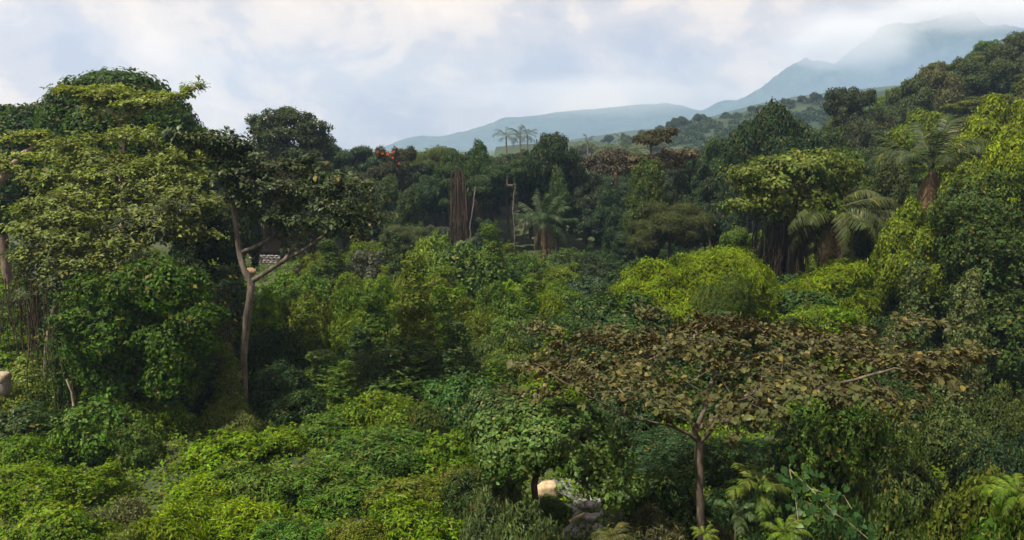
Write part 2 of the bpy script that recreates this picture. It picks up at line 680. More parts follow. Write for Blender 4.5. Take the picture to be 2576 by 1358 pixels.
def tree_mesh(name, seed, h, w, zc, style, tpl, size, dens, k, droop=.4, mat=None, trunk=.28, npuff=14, drapes=0, rise=.3, pr=(.13, .24), keep=.0, lump=.13):
    """returns trunk mesh and crown mesh; zc is the height of the crown's underside"""
    rng = np.random.default_rng(seed)
    ch = h - zc
    puffs = []
    for i in range(npuff):
        a, rr = rng.uniform(0, 6.28), math.sqrt(rng.uniform(0, 1))
        q = rng.uniform(*pr) * w
        if style == 'dome':
            r = rr * .5 * w * .8
            top = zc + ch * (1 - (r / (.55 * w)) ** 2) ** .5
            z = zc + (top - zc) * rng.uniform(.45, 1) - q * .5
            rad = (q, q, q * rng.uniform(.7, 1.0))
        elif style == 'layer':
            r = (.25 + .75 * rr) * .5 * w * .86
            z = zc + ch * rng.uniform(.2, .95) * (1 - .35 * (r / (.5 * w)) ** 2)
            rad = (q, q, q * rng.uniform(.22, .38))
        elif style == 'cone':
            z = zc + ch * rng.uniform(.05, .92)
            lim = .5 * w * (1 - ((z - zc) / ch) ** 1.5 * .8)
            r = rr * lim * .8
            rad = (q, q, q * rng.uniform(.9, 1.5))
        else:   # open
            r = rr * .5 * w * .85
            z = zc + ch * rng.uniform(.15, .95)
            rad = (q * .8, q * .8, q * .55)
        puffs.append(((r * math.cos(a), r * math.sin(a), z), rad))
    mbt, mbc = MB(), MB()
    tg = []
    for c, r in puffs:
        tg.append(np.array(c))
        for _ in range(3):
            tg.append(np.array(c) + nz(rng.normal(0, 1, 3)) * np.array(r) * .75)
    lean = rng.normal(0, .03 * h, 2)
    path = [np.array([0, 0, -.4]), np.array([lean[0] * .3, lean[1] * .5, zc * .5]), np.array([lean[0], lean[1], zc + ch * .08]),
            np.array([lean[0] * .8, lean[1] * .6, zc + ch * .45])]
    P2, par, tips = skeleton([path], tg, step=.7, rng=rng, wob=.16)
    tubes(mbt, P2, par, trunk, .018, 0, keep=keep)
    allp = list(puffs)
    for _ in range(drapes):
        c, r = puffs[rng.integers(len(puffs))]
        a = rng.uniform(0, 6.28)
        ln = rng.uniform(.25, .6) * c[2]
        allp.append(((c[0] + math.cos(a) * r[0] * .7, c[1] + math.sin(a) * r[1] * .7, c[2] - ln * .55), (rng.uniform(.05, .10) * w, rng.uniform(.05, .10) * w, ln * .6)))
    P, N = puff_points(allp, dens, rng, floor=.3, lump=lump)
    clusters(mbc, tpl, P, N, k, size, droop, rise, rng=rng, jit=size * .4)
    return dict(tr=mbt.mesh(name + '_trunk', [M_BARK]), cr=mbc.mesh(name + '_crown', [mat or M_LEAF]), w=w, h=h)


PB = {
    'broad': [bush_mesh('shrub_broad', 21 + i, 4.0, 2.9, 20, OVATE, .19, 30, 5, .35, 26, pr=(.11, .22), lump=.22) for i in range(3)],
    'vine': [bush_mesh('shrub_vine', 31 + i, 4.6, 2.9, 20, OVAL, .17, 46, 4, .45, 22, pr=(.11, .23), drip=34, lump=.24) for i in range(4)],
    'lance': [bush_mesh('shrub_lance', 41 + i, 3.6, 2.5, 20, LANCE, .23, 36, 6, .45, 26, rise=.45, pr=(.11, .22), lump=.22) for i in range(3)],
    'feather': [bush_mesh('shrub_feather', 51 + i, 6.0, 4.2, 13, NEEDLE, .30, 60, 6, .75, 30, mat=M_FEATHER, pr=(.18, .30), rise=.5) for i in range(2)],
    'rosette': [bush_mesh('shrub_rosette', 61 + i, 3.0, 2.0, 15, LANCE, .26, 20, 9, .15, 0, mat=M_GLOSS, rise=.7) for i in range(2)],
    'tower': [tower_mesh('shrub_tower', 71 + i, 7.0, 1.4, .5, OVAL, .17, 40) for i in range(3)],
    'thicket': [bush_mesh('shrub_thicket', 91 + i, 6.5, 5.2, 36, OVAL, .18, 40, 4, .5, 34, pr=(.08, .17), drip=70, lump=.26) for i in range(4)],
    'gloss': [bush_mesh('shrub_gloss', 81 + i, 4.2, 3.4, 20, OVATE, .18, 32, 5, .45, 20, mat=M_GLOSS, pr=(.12, .23), lump=.22) for i in range(2)],
}
PT = {
    'round': [tree_mesh('tree_round', 101 + i, 12, 9, 4.5, 'dome', OVAL, .26, 20, 5, .4, npuff=46, trunk=.26, pr=(.07, .16), lump=.2) for i in range(3)],
    'layer': [tree_mesh('tree_layer', 111 + i, 12, 11, 6.0, 'layer', OVAL, .24, 24, 5, .3, npuff=22, trunk=.25, pr=(.10, .20)) for i in range(3)],
    'drape': [tree_mesh('tree_drape', 121 + i, 13, 8, 5.5, 'cone', OVAL, .23, 20, 5, .6, npuff=46, drapes=22, trunk=.30, pr=(.07, .15), lump=.2) for i in range(3)],
    'feather': [tree_mesh('tree_feather', 131 + i, 12, 10, 5.0, 'layer', NEEDLE, .50, 22, 6, .45, npuff=24, mat=M_FEATHER, trunk=.22, pr=(.10, .20)) for i in range(2)],
    'open': [tree_mesh('tree_open', 141 + i, 12, 9, 5.0, 'open', OVAL, .26, 20, 5, .5, npuff=40, trunk=.22, pr=(.08, .16)) for i in range(3)],
    'domed': [tree_mesh('tree_domed', 151, 13, 9.5, 1.5, 'dome', LANCE, .42, 24, 6, .75, npuff=34, trunk=.35, pr=(.14, .22))],
    'far': [tree_mesh('tree_far', 161 + i, 9, 7, 3.0, 'dome', OVAL, .7, 3.2, 5, .4, npuff=8, trunk=.25, pr=(.2, .32), keep=.08) for i in range(3)],
}


def jitter(c, v=.15, rng=random):
    f = 1 + rng.uniform(-v, v)
    return tuple(max(.003, q * f * (1 + rng.uniform(-v, v) * .5)) for q in c)


def shrub(kind, px, top, wpx, Y, col, label, group=None, variant=None, base=None, name='shrub', cat='shrub', hmin=.8):
    """a bush whose top shows at row TOP and whose width is WPX at distance Y"""
    p = PB[kind][(variant if variant is not None else random.randrange(99)) % len(PB[kind])]
    q = at(px, top, Y)
    z0 = g1(q[0], Y) - .05 if base is None else base
    h = max(hmin, q[2] - z0)
    sx = wpx * Y / FPX / p['w']
    o = link(name, p['me'], None, (q[0], Y, z0), (sx, sx * random.uniform(.85, 1.1), h / p['h']), random.uniform(0, 6.28), jitter(col, .08))
    tag(o, label, cat, group)
    THINGS.append((o, px, top + (at(px, top, Y)[2] - z0) * FPX / Y * .4, Y))
    return o


def tree(kind, px, top, wpx, Y, col, label, group=None, variant=None, bark=(.085, .068, .052), name='tree', x=None, h=None):
    p = PT[kind][(variant if variant is not None else random.randrange(99)) % len(PT[kind])]
    if x is None:
        q = at(px, top, Y)
        x = q[0]
        z0 = g1(x, Y)
        h = max(3.0, q[2] - z0)
        sx = max(wpx * Y / FPX / p['w'], .6 * h / p['h'])
    else:
        z0 = g1(x, Y)
        sx = wpx / p['w']
    root = thing(name, label, 'tree', (x, Y, z0 - .1), group)
    root.rotation_euler[2] = random.uniform(0, 6.28)
    s = (sx, sx, h / p['h'])
    link('trunk', p['tr'], root, scale=s, color=bark)
    link('crown', p['cr'], root, scale=s, color=jitter(col, .06))
    THINGS.append((root, px, top, Y))
    return root


def pxel(cx, cy_, rx, ry, Y, dep=1.0):
    """an ellipsoid measured on the photograph, set at distance Y"""
    return (at(cx, cy_, Y), np.array([rx, (rx + ry) * .5 * dep, ry]) * Y / FPX)


# ================================================================ SETTING
def grid_mesh(name, xs, ys, zf, mat):
    X, Yg = np.meshgrid(xs, ys)
    Z = zf(X, Yg)
    V = np.stack([X, Yg, Z], -1).reshape(-1, 3)
    nx, ny = len(xs), len(ys)
    i = (np.arange(ny - 1)[:, None] * nx + np.arange(nx - 1)[None]).ravel()
    T = np.concatenate([np.stack([i, i + 1, i + nx + 1], 1), np.stack([i, i + nx + 1, i + nx], 1)])
    mb = MB()
    mb.add(V, T, 0, True)
    return mb.mesh(name, [mat])


def fbm(X, Y, sc, octv=5, seed=0.0, gain=.5):
    out = np.zeros(X.size)
    for i, (x, y) in enumerate(zip(X.ravel(), Y.ravel())):
        out[i] = mnoise.fractal((x * sc + seed, y * sc, seed * 1.7), gain * 2, 2.1, octv)
    return out.reshape(X.shape)


xs = np.unique(np.concatenate([np.arange(-60, 110.1, 2.0), np.arange(-900, 901, 30.0)]))
ys = np.unique(np.concatenate([np.arange(-24, 150, 2.0), np.arange(150, 2800, 25.0)]))
tag(link('ground', grid_mesh('ground', xs, ys, ground, M_SOIL)), 'dark soil of the valley floor under the undergrowth', None, None, 'structure')


def ridge_profile(pts, Y):
    """skyline measured on the photograph -> heights over x at distance Y"""
    q = np.array([at(a, b, Y) for a, b in pts])
    return q[:, 0], q[:, 2]


def hill(name, label, pts, Y, depth, mat, amp, sc, nx, ny, seed, base=-8, back=1.0):
    hx, hz = ridge_profile(pts, Y)
    xs_ = np.linspace(hx[0], hx[-1], nx)
    ys_ = np.linspace(Y - depth, Y + depth * back, ny)

    def zf(X, Yg):
        top = np.interp(X, hx, hz)
        t = (Yg - (Y - depth)) / depth
        prof = np.where(t <= 1, sst(0, 1, t) * .55 + .45 * t, 1 - .8 * np.clip(t - 1, 0, 1) ** 1.3)
        n = fbm(X, Yg, sc, 6, seed)
        return base + (top - base) * prof + n * amp * (.35 + .65 * np.clip(1 - np.abs(t - 1), 0, 1)) * np.where(np.abs(t - 1) < .04, .45, 1)
    return tag(link(name, grid_mesh(name, xs_, ys_, zf, mat)), label, None, None, 'structure')


hill('hill', 'green scrubby hillside rising to the right behind the forest', [(1250, 372), (1400, 356), (1490, 352), (1540, 362), (1580, 352), (1640, 335), (1700, 312), (1760, 300), (1860, 290), (1960, 262), (2100, 240), (2300, 215), (2600, 190)],
     430, 150, M_HILL, 3.5, .012, 130, 50, 3.1, base=4)
hill('hill', 'pale distant rise between the forest and the mountains', [(1300, 368), (1420, 350), (1500, 340), (1600, 326), (1700, 318), (1800, 290), (1900, 262), (2000, 240), (2300, 210)],
     1050, 300, M_HILL, 6, .006, 110, 40, 8.2, base=0)
hill('mountain', 'blue forested mountain at upper right with its ridge in the cloud',
     [(1500, 372), (1650, 330), (1780, 289), (1850, 255), (1900, 230), (1955, 192), (2000, 165), (2035, 150), (2065, 147), (2100, 152), (2150, 120), (2200, 88), (2238, 66), (2270, 63), (2300, 66), (2335, 56), (2370, 40), (2400, 38),
      (2425, 48), (2460, 66), (2510, 70), (2560, 84), (2640, 110), (2900, 190), (3200, 300)], 3600, 620, M_MOUNT, 100, .0036, 420, 130, 5.5, base=-20)
hill('mountain', 'faint blue mountain on the horizon left of centre', [(820, 420), (960, 372), (1010, 352), (1060, 335), (1120, 345), (1190, 332), (1260, 305), (1330, 288), (1400, 276), (1470, 268), (1540, 265), (1620, 262), (1720, 270), (1800, 290), (2000, 330)],
     4600, 800, M_MOUNT, 50, .002, 150, 50, 2.2, base=-40)


# haze: one box of even air
def box_mesh(name, lo, hi, mat):
    V = [(x, y, z) for x in (lo[0], hi[0]) for y in (lo[1], hi[1]) for z in (lo[2], hi[2])]
    T = [(0, 1, 3), (0, 3, 2), (4, 6, 7), (4, 7, 5), (0, 4, 5), (0, 5, 1), (2, 3, 7), (2, 7, 6), (0, 2, 6), (0, 6, 4), (1, 5, 7), (1, 7, 3)]
    mb = MB()
    mb.add(V, T)
    return mb.mesh(name, [mat])


mh, N, L = new_mat('haze')
pv = N.new('ShaderNodeVolumePrincipled')
pv.inputs['Color'].default_value = (.40, .59, .90, 1)
pv.inputs['Density'].default_value = .00030
pv.inputs['Anisotropy'].default_value = .1
L.new(pv.outputs[0], N.new('ShaderNodeOutputMaterial').inputs['Volume'])
tag(link('haze', box_mesh('haze', (-1200, -40, -7), (1500, 2900, 330), mh)), 'thin bluish haze in the valley air', None, None, 'stuff')

# mist lying on the mountain
def mist(label, cx, cy_, rx, ry, Y, dens, seed):
    m_, N, L = new_mat('mist')
    out = N.new('ShaderNodeOutputMaterial')
    vp = N.new('ShaderNodeVolumePrincipled')
    vp.inputs['Color'].default_value = (.97, .98, 1, 1)
    tc = N.new('ShaderNodeTexCoord')
    no = N.new('ShaderNodeTexNoise')
    no.inputs['Scale'].default_value = 2.7
    no.inputs['Detail'].default_value = 5
    no.inputs['Roughness'].default_value = .6
    mp = N.new('ShaderNodeMapping')
    mp.inputs['Location'].default_value = (seed, seed * 2.3, 0)
    L.new(tc.outputs['Object'], mp.inputs[0])
    L.new(mp.outputs[0], no.inputs['Vector'])
    le = N.new('ShaderNodeVectorMath')
    le.operation = 'LENGTH'
    L.new(tc.outputs['Object'], le.inputs[0])
    mr = N.new('ShaderNodeMapRange')
    mr.inputs['From Min'].default_value, mr.inputs['From Max'].default_value = 1.0, .35
    mr.inputs['To Min'].default_value, mr.inputs['To Max'].default_value = 0, 1
    L.new(le.outputs['Value'], mr.inputs['Value'])
    ad = N.new('ShaderNodeMath')
    ad.operation = 'ADD'
    L.new(mr.outputs[0], ad.inputs[0])
    L.new(no.outputs['Fac'], ad.inputs[1])
    rg = N.new('ShaderNodeMapRange')
    rg.interpolation_type = 'SMOOTHSTEP'
    rg.inputs['From Min'].default_value, rg.inputs['From Max'].default_value = .66, 1.55
    rg.inputs['To Min'].default_value, rg.inputs['To Max'].default_value = 0, dens
    L.new(ad.outputs[0], rg.inputs['Value'])
    L.new(rg.outputs[0], vp.inputs['Density'])
    L.new(vp.outputs[0], out.inputs['Volume'])
    import bmesh
    bm = bmesh.new()
    bmesh.ops.create_icosphere(bm, subdivisions=3, radius=1)
    me = bpy.data.meshes.new('mist_bank')
    bm.to_mesh(me)
    bm.free()
    me.materials.append(m_)
    c, r = pxel(cx, cy_, rx, ry, Y)
    o = link('mist_bank', me, None, c, (r[0], 190, r[2]))
    tag(o, label, None, None, 'stuff')


mist('white cloud lying over the shoulder of the blue mountain', 2135, 100, 230, 100, 3130, .0075, 1.3)
mist('white cloud covering the summit of the blue mountain', 2440, 22, 300, 76, 3200, .0085, 4.1)
mist('pale cloud over the top of the faint far mountain', 1480, 240, 520, 70, 4100, .0028, 7.7)

# ================================================================ SMALL BUILT THINGS
def solid(mb, c, r, seed=0, m=0, sub=2, rough=.18, flat=1.0):
    """one irregular stone"""
    rng = np.random.default_rng(seed)
    import bmesh
    bm = bmesh.new()
    bmesh.ops.create_icosphere(bm, subdivisions=sub, radius=1)
    V = np.array([v.co for v in bm.verts])
    T = np.array([[v.index for v in f.verts] for f in bm.faces])
    bm.free()
    d = np.zeros(len(V))
    for _ in range(5):
        d += np.sin(V @ rng.normal(0, 2.2, 3) + rng.uniform(0, 6))
    V = V * (1 + rough * d[:, None] / 2.2)
    V = np.sign(V) * np.abs(V) ** flat
    mb.add(V * np.array(r) + np.array(c), T, m, sub > 2)


def boxv(mb, lo, hi, m=0):
    V = [(x, y, z) for x in (lo[0], hi[0]) for y in (lo[1], hi[1]) for z in (lo[2], hi[2])]
    T = [(0, 1, 3), (0, 3, 2), (4, 6, 7), (4, 7, 5), (0, 4, 5), (0, 5, 1), (2, 3, 7), (2, 7, 6), (0, 2, 6), (0, 6, 4), (1, 5, 7), (1, 7, 3)]
    mb.add(V, T, m)


# stone wall in front of the hut, every stone a part
YW = 76.0
wl, wr = at(632, 668, YW), at(706, 668, YW)
wz = min(wl[2], g1(wl[0], YW)) - .25
wall = thing('stone_wall', 'low grey rubble stone wall on the lawn in front of the open hut', 'wall', ((wl[0] + wr[0]) / 2, YW, wz))
core = MB()
W2 = (wr[0] - wl[0]) / 2
HW = at(632, 643, YW)[2] - wz
boxv(core, (-W2 + .06, -.10, 0), (W2 - .06, .34, HW - .05))
link('wall_core', core.mesh('wall_core', [rough_mat('mortar', (.10, .09, .085), (.17, .16, .15), 6)]), wall)
stones = []
for i in range(6):
    mb = MB()
    solid(mb, (0, 0, 0), (.24, .17, .13), 300 + i, sub=1, rough=.12, flat=.75)
    stones.append(mb.mesh('stone', [M_ROCK]))
row = 0
zz = .12
while zz < HW - .02:
    xx = -W2 + .12 + (row % 2) * .13
    while xx < W2 - .05:
        o = link('stone', stones[random.randrange(6)], wall, (xx, -.07 + random.uniform(-.03, .03), zz + random.uniform(-.03, .03)), (random.uniform(.8, 1.2), 1, random.uniform(.8, 1.15)), 0)
        o.rotation_euler = (random.uniform(-.3, .3), random.uniform(-.4, .4), random.choice([0, 3.14]))
        xx += .40
    zz += .23
    row += 1

# open hut behind it
YH = 79.5
hl, hr = at(648, 640, YH), at(706, 640, YH)
hz = wz + .1
hut = thing('hut', 'open timber hut with a dark sloping thatched roof behind the stone wall', 'hut', ((hl[0] + hr[0]) / 2, YH, hz))
HW2 = (hr[0] - hl[0]) / 2
eave = at(670, 622, YH)[2] - hz
for sx in (-1, -.35, .35, 1):
    for sy in (-1, 1):
        mb = MB()
        boxv(mb, (-.07, -.07, 0), (.07, .07, eave))
        link('post', mb.mesh('post', [M_WOOD]), hut, (sx * HW2 * .95, sy * 1.2, 0))
mb = MB()
rd = eave + 1.3
V = [(-HW2 - .5, -1.9, eave - .15), (HW2 + .5, -1.9, eave - .15), (HW2 + .2, 0, rd), (-HW2 - .2, 0, rd), (-HW2 - .5, 1.9, eave - .15), (HW2 + .5, 1.9, eave - .15)]
V2 = [(x, y, z - .2) for x, y, z in V]
T = [(0, 1, 2), (0, 2, 3), (3, 2, 5), (3, 5, 4), (6, 8, 7), (6, 9, 8), (9, 11, 8), (9, 10, 11), (0, 6, 7), (0, 7, 1), (4, 5, 11), (4, 11, 10), (1, 7, 8), (1, 8, 2), (2, 8, 11), (2, 11, 5), (0, 3, 9), (0, 9, 6), (3, 4, 10), (3, 10, 9)]
mb.add(V + V2, T)
link('roof', mb.mesh('hut_roof', [M_THATCH]), hut)
for q in (0, 1):
    mb = MB()
    boxv(mb, (-HW2 - .1, -1.27, eave - .32 - q * .35), (HW2 + .1, -1.19, eave - .20 - q * .35))
    link('beam', mb.mesh('beam', [M_WOOD]), hut)
mb = MB()
boxv(mb, (HW2 * .30, .6, 0), (HW2 * .62, .72, eave - .45))
link('wall_board', mb.mesh('wall_board', [rough_mat('new_board', (.22, .13, .06), (.32, .20, .10), 5)]), hut, label_ := None)
mb = MB()
boxv(mb, (-.55, -.3, 0), (.55, .3, .85))
boxv(mb, (-.60, -.35, .85), (.60, .35, .92))
o = link('storage_box', mb.mesh('storage_box', [M_BLUE]), None, (hr[0] - .55, YH - .2, hz))
tag(o, 'dark blue box standing under the right end of the hut', 'box')

# blue rail fence in the shade of the big trunk
YF = 84.0
fa, fb = at(1010, 583, YF), at(1128, 590, YF)
fz = g1(fa[0], YF)
fence = thing('rail_fence', 'dark blue rail fence in the deep shade left of the vine-wrapped trunk', 'fence', (fa[0], YF, fz))
ln = fb[0] - fa[0]
htop = at(1070, 572, YF)[2] - fz
for i in range(6):
    mb = MB()
    boxv(mb, (-.05, -.05, -.1), (.05, .05, htop))
    link('post', mb.mesh('fence_post', [M_BLUE]), fence, (ln * i / 5, 0, 0))
for z, t in ((htop - .12, .12), (htop - .75, .5)):
    mb = MB()
    boxv(mb, (-.1, -.09, z - t / 2), (ln + .1, -.055, z + t / 2))
    link('rail', mb.mesh('fence_rail', [M_BLUE]), fence)

# stream bed, sand bank and rocks under the grey-green tree
sb = MB()
c0 = [at(1405, 1215, 25.0), at(1470, 1238, 23.6), at(1480, 1290, 22.2), at(1455, 1335, 21.0), at(1520, 1345, 20.6)]
pts = []
for i, p in enumerate(c0):
    w = (.9, .5, .5, .7, .6)[i]
    for s in (-1, -.4, .4, 1):
        x, y = p[0] + s * w, p[1] + .15 * s
        pts.append((x, y, g1(x, y) + .03 + (.10 if abs(s) == 1 else 0)))
T = []
for i in range(len(c0) - 1):
    for j in range(3):
        a = i * 4 + j
        T += [(a, a + 1, a + 5), (a, a + 5, a + 4)]
sb.add(pts, T, 0, True)
M_BED = rough_mat('stream_bed', (.07, .07, .075), (.19, .185, .20), 5, (1, 2.5, 1), .8, rough=.45)
tag(link('stream_bed', sb.mesh('stream_bed', [M_BED])), 'grey stony stream bed showing between the bushes', None, None, 'structure')
for i, (a, b, Y, r, l) in enumerate([(1478, 1258, 23.0, (.30, .26, .15), 'upper flat grey rock in the stream bed'), (1486, 1290, 22.3, (.27, .25, .14), 'middle grey rock in the stream bed'),
                                     (1500, 1318, 21.7, (.22, .22, .12), 'lowest grey rock in the stream bed'), (1560, 1250, 23.8, (.35, .3, .2), 'brown-grey rock by the stream half hidden in leaves')]):
    mb = MB()
    solid(mb, (0, 0, 0), r, 40 + i, sub=3, rough=.3, flat=.75)
    q = at(a, b, Y)
    tag(link('rock', mb.mesh('rock', [M_ROCK]), None, (q[0], Y, g1(q[0], Y) + r[2] * .5)), l, 'rock')
mb = MB()
solid(mb, (0, 0, 0), (.36, .3, .24), 77, sub=3, rough=.2, flat=.6)
q = at(1374, 1228, 23.4)
tag(link('boulder', mb.mesh('boulder', [M_SAND]), None, (q[0], 23.4, q[2] - .04)), 'sunlit cream boulder showing through the gap under the grey-green tree', 'boulder')

# weathered boulder at the left edge
mb = MB()
solid(mb, (0, 0, 0), (.36, .34, .26), 83, sub=3, rough=.14, flat=.85)
mb2 = MB()
q = at(4, 952, 30.5)
root = thing('boulder', 'pale weathered boulder with dark streaked sides at the left edge', 'boulder', (q[0], 30.5, q[2] - .35))
link('cap', mb.mesh('boulder_cap', [M_PALE]), root, (0, 0, .42))
solid(mb2, (0, 0, 0), (.33, .32, .45), 84, sub=3, rough=.10, flat=.8)
link('base', mb2.mesh('boulder_base', [rough_mat('streaked_rock', (.10, .09, .085), (.24, .215, .2), 5, (2.5, 2.5, .3), .7)]), root, (0, 0, 0))
mb = MB()
solid(mb, (0, 0, 0), (.5, .45, .38), 91, sub=3, rough=.16)
q = at(630, 682, 66)
tag(link('boulder', mb.mesh('boulder', [rough_mat('clay_rock', (.14, .085, .055), (.26, .18, .12), 4)]), None, (q[0], 66, q[2])), 'small reddish boulder on the lawn beside the fork of the dark tree', 'boulder')


# ================================================================ GREAT TREES
def hero(name, label, base, paths, targets, r_base, r_tip, bark, step=.4, wob=.1, keep=0., lift=.25):
    root = thing(name, label, 'tree', base)
    off = np.array(base)
    P, par, tips = skeleton([[np.array(p) - off for p in pa] for pa in paths], [np.array(t) - off for t in targets], step=step, wob=wob, lift=lift)
    mb = MB()
    tubes(mb, P, par, r_base, r_tip, 0, keep=keep)
    link('trunk', mb.mesh(name + '_trunk', [M_BARK]), root, color=bark)
    THINGS.append((root, *[0, 0, base[1]]))
    return root, P, par, tips


def blob_targets(blobs, dens, rng=R):
    out = []
    for b in blobs:
        cx, cy_, rx, ry, Y = b[:5]
        dep = b[5] if len(b) > 5 else 1.0
        c, r = pxel(cx, cy_, rx, ry, Y, dep)
        n = max(2, int(dens * rx * ry / 1000))
        u = nz(rng.normal(0, 1, (n, 3))) * rng.uniform(.35, 1.0, (n, 1))
        out += list(c + u * r)
    return out


def tip_leaves(P, par, tips, tpl, per, k, size, droop, rise, spread, up=.8, flatz=.35, rng=R, back=2, mb=None, ret=False):
    """several leaf clusters round every twig end and a little way back along the twig"""
    pts, nn = [], []
    for t in tips:
        chain = [t]
        for _ in range(back):
            if par[chain[-1]] >= 0:
                chain.append(par[chain[-1]])
        d = nz(P[chain[0]] - P[chain[-1]])
        for _ in range(per):
            b = P[chain[rng.integers(len(chain))]] if rng.random() < .4 else P[t]
            pts.append(b + rng.normal(0, 1, 3) * np.array([spread, spread, spread * flatz]))
            nn.append(nz(d * .5 + np.array([0, 0, up]) + rng.normal(0, .25, 3)))
    return clusters(mb, tpl, np.array(pts), np.array(nn), k, size, droop, rise, jit=size * .3, rng=rng, ret=ret)


# ---- the dark forked tree left of centre
YD = 32.0
base = at(617, 1060, YD)
base[2] = g1(base[0], YD) - .1


def line(pts, Y=YD, dy=0.0):
    return [at(a, b, Y + dy * i / max(1, len(pts) - 1)) for i, (a, b) in enumerate(pts)]


dpaths = [line([(617, 1062), (613, 990), (612, 900), (618, 820), (628, 750), (632, 708)]),
          line([(632, 708), (614, 680), (603, 635), (594, 570), (586, 500), (590, 440), (592, 395), (575, 355)], dy=.8),
          line([(634, 706), (664, 690), (713, 655), (755, 634), (818, 590), (850, 555)], dy=-1.0),
          line([(605, 640), (633, 624), (682, 601), (719, 556), (750, 500), (770, 460)], dy=1.2),
          line([(717, 648), (746, 614), (766, 580), (800, 525), (840, 490)], dy=.6),
          line([(586, 500), (612, 450), (640, 425)], dy=1.0),
          line([(590, 440), (540, 390), (480, 355), (420, 335)], dy=-1.2)]
dblobs = [(578, 345, 34, 34, 32.6), (556, 392, 34, 40, 32.4), (612, 398, 36, 34, 33.2), (500, 362, 55, 26, 31.5), (425, 336, 40, 14, 31), (640, 448, 46, 34, 33), (600, 476, 34, 34, 31.6),
          (715, 425, 55, 26, 33), (768, 402, 36, 18, 33.4), (800, 446, 60, 30, 32.6), (850, 458, 52, 24, 32), (905, 476, 48, 22, 32), (884, 512, 60, 24, 31.4), (935, 546, 44, 14, 31),
          (790, 500, 60, 34, 32), (722, 500, 46, 36, 32.6), (700, 552, 38, 24, 31.6), (840, 552, 54, 24, 31.2), (890, 580, 44, 16, 31), (662, 520, 28, 28, 33), (760, 560, 44, 22, 31.4), (960, 500, 20, 14, 31.6), (540, 350, 40, 26, 31.6), (470, 345, 40, 14, 31.2), (600, 370, 34, 30, 33), (640, 405, 34, 22, 32.4), (575, 440, 36, 30, 31.4), (620, 500, 30, 22, 31.4), (690, 470, 44, 26, 31.8), (960, 545, 24, 10, 31), (740, 600, 50, 12, 32.4)]
root, P, par, tips = hero('tree', 'tall dark-leaved tree with a bare forked trunk left of centre', base, dpaths, blob_targets(dblobs, 13), .165, .010, (.090, .078, .068), wob=.08)
mb = MB()
tip_leaves(P, par, tips, OVATE, 4, 7, .20, .5, .35, .28, flatz=.4, mb=mb)
link('crown', mb.mesh('dark_crown', [M_GLOSS]), root, color=(.036, .052, .020))
THINGS[-1] = (root, 700, 600, YD)

# ---- yellow-green tiered crown at the left
cb = [(300, 346, 120, 16, 36), (160, 366, 60, 14, 36), (420, 392, 110, 18, 35.5), (215, 396, 130, 22, 35.4), (335, 428, 190, 22, 34.8), (150, 452, 90, 22, 34.4), (480, 450, 70, 18, 34.4), (300, 486, 190, 26, 34), (470, 500, 90, 20, 33.4),
      (530, 515, 40, 14, 33), (110, 520, 80, 24, 33.4), (240, 540, 150, 26, 33), (410, 546, 120, 22, 32.6), (80, 575, 56, 20, 32.6), (180, 600, 110, 24, 32.2), (320, 600, 120, 24, 32.2), (90, 640, 50, 20, 32), (190, 656, 90, 22, 31.8),
      (300, 656, 70, 20, 32), (500, 590, 60, 16, 32.4), (60, 590, 24, 16, 33)]
b0 = at(318, 960, 35.5)
b0[2] = g1(b0[0], 35.5) - .1
tg = blob_targets(cb, 9.5)
root, P, par, tips = hero('tree', 'broad yellow-green tree with a tiered umbrella crown at the left', b0,
                          [line([(318, 1000), (315, 850), (310, 700), (308, 600)], 35.5), line([(308, 620), (220, 520), (160, 440)], 35.5), line([(308, 600), (400, 500), (460, 440)], 35.5), line([(310, 640), (220, 640), (120, 620)], 35, -2)],
                          tg, .26, .010, (.22, .18, .14), wob=.12)
mb = MB()
tip_leaves(P, par, tips, OVAL, 14, 6, .19, .32, .25, .32, up=1.1, flatz=.5, mb=mb)
link('crown', mb.mesh('tiered_crown', [M_LEAF]), root, color=(.122, .150, .044))
THINGS[-1] = (root, 300, 500, 34)

# grey-green feathered skirts hanging on its lower left side
sk = [(70, 690, 44, 18, 31.4), (130, 712, 50, 16, 31.2), (60, 735, 40, 10, 31), (120, 660, 50, 20, 31.4), (200, 700, 60, 18, 31.4), (360, 652, 34, 16, 31.2), (40, 640, 30, 24, 31.8), (330, 560, 60, 24, 31.8), (430, 520, 60, 20, 32), (400, 570, 60, 16, 31.6)]
b1 = at(110, 1010, 32.5)
b1[2] = g1(b1[0], 32.5) - .1
root, P, par, tips = hero('tree', 'grey-green tree with drooping feathery sprays in front of the tiered crown', b1, [line([(110, 1010), (120, 860), (140, 760)], 32.5), line([(140, 760), (260, 640), (380, 560)], 32.4)],
                          blob_targets(sk, 9), .12, .010, (.14, .11, .09))
mb = MB()
tip_leaves(P, par, tips, LANCE, 6, 10, .22, .35, .1, .2, up=1.1, flatz=.3, mb=mb)
link('crown', mb.mesh('feather_skirt', [M_LEAF]), root, color=(.066, .084, .044))
THINGS[-1] = (root, 120, 690, 31)

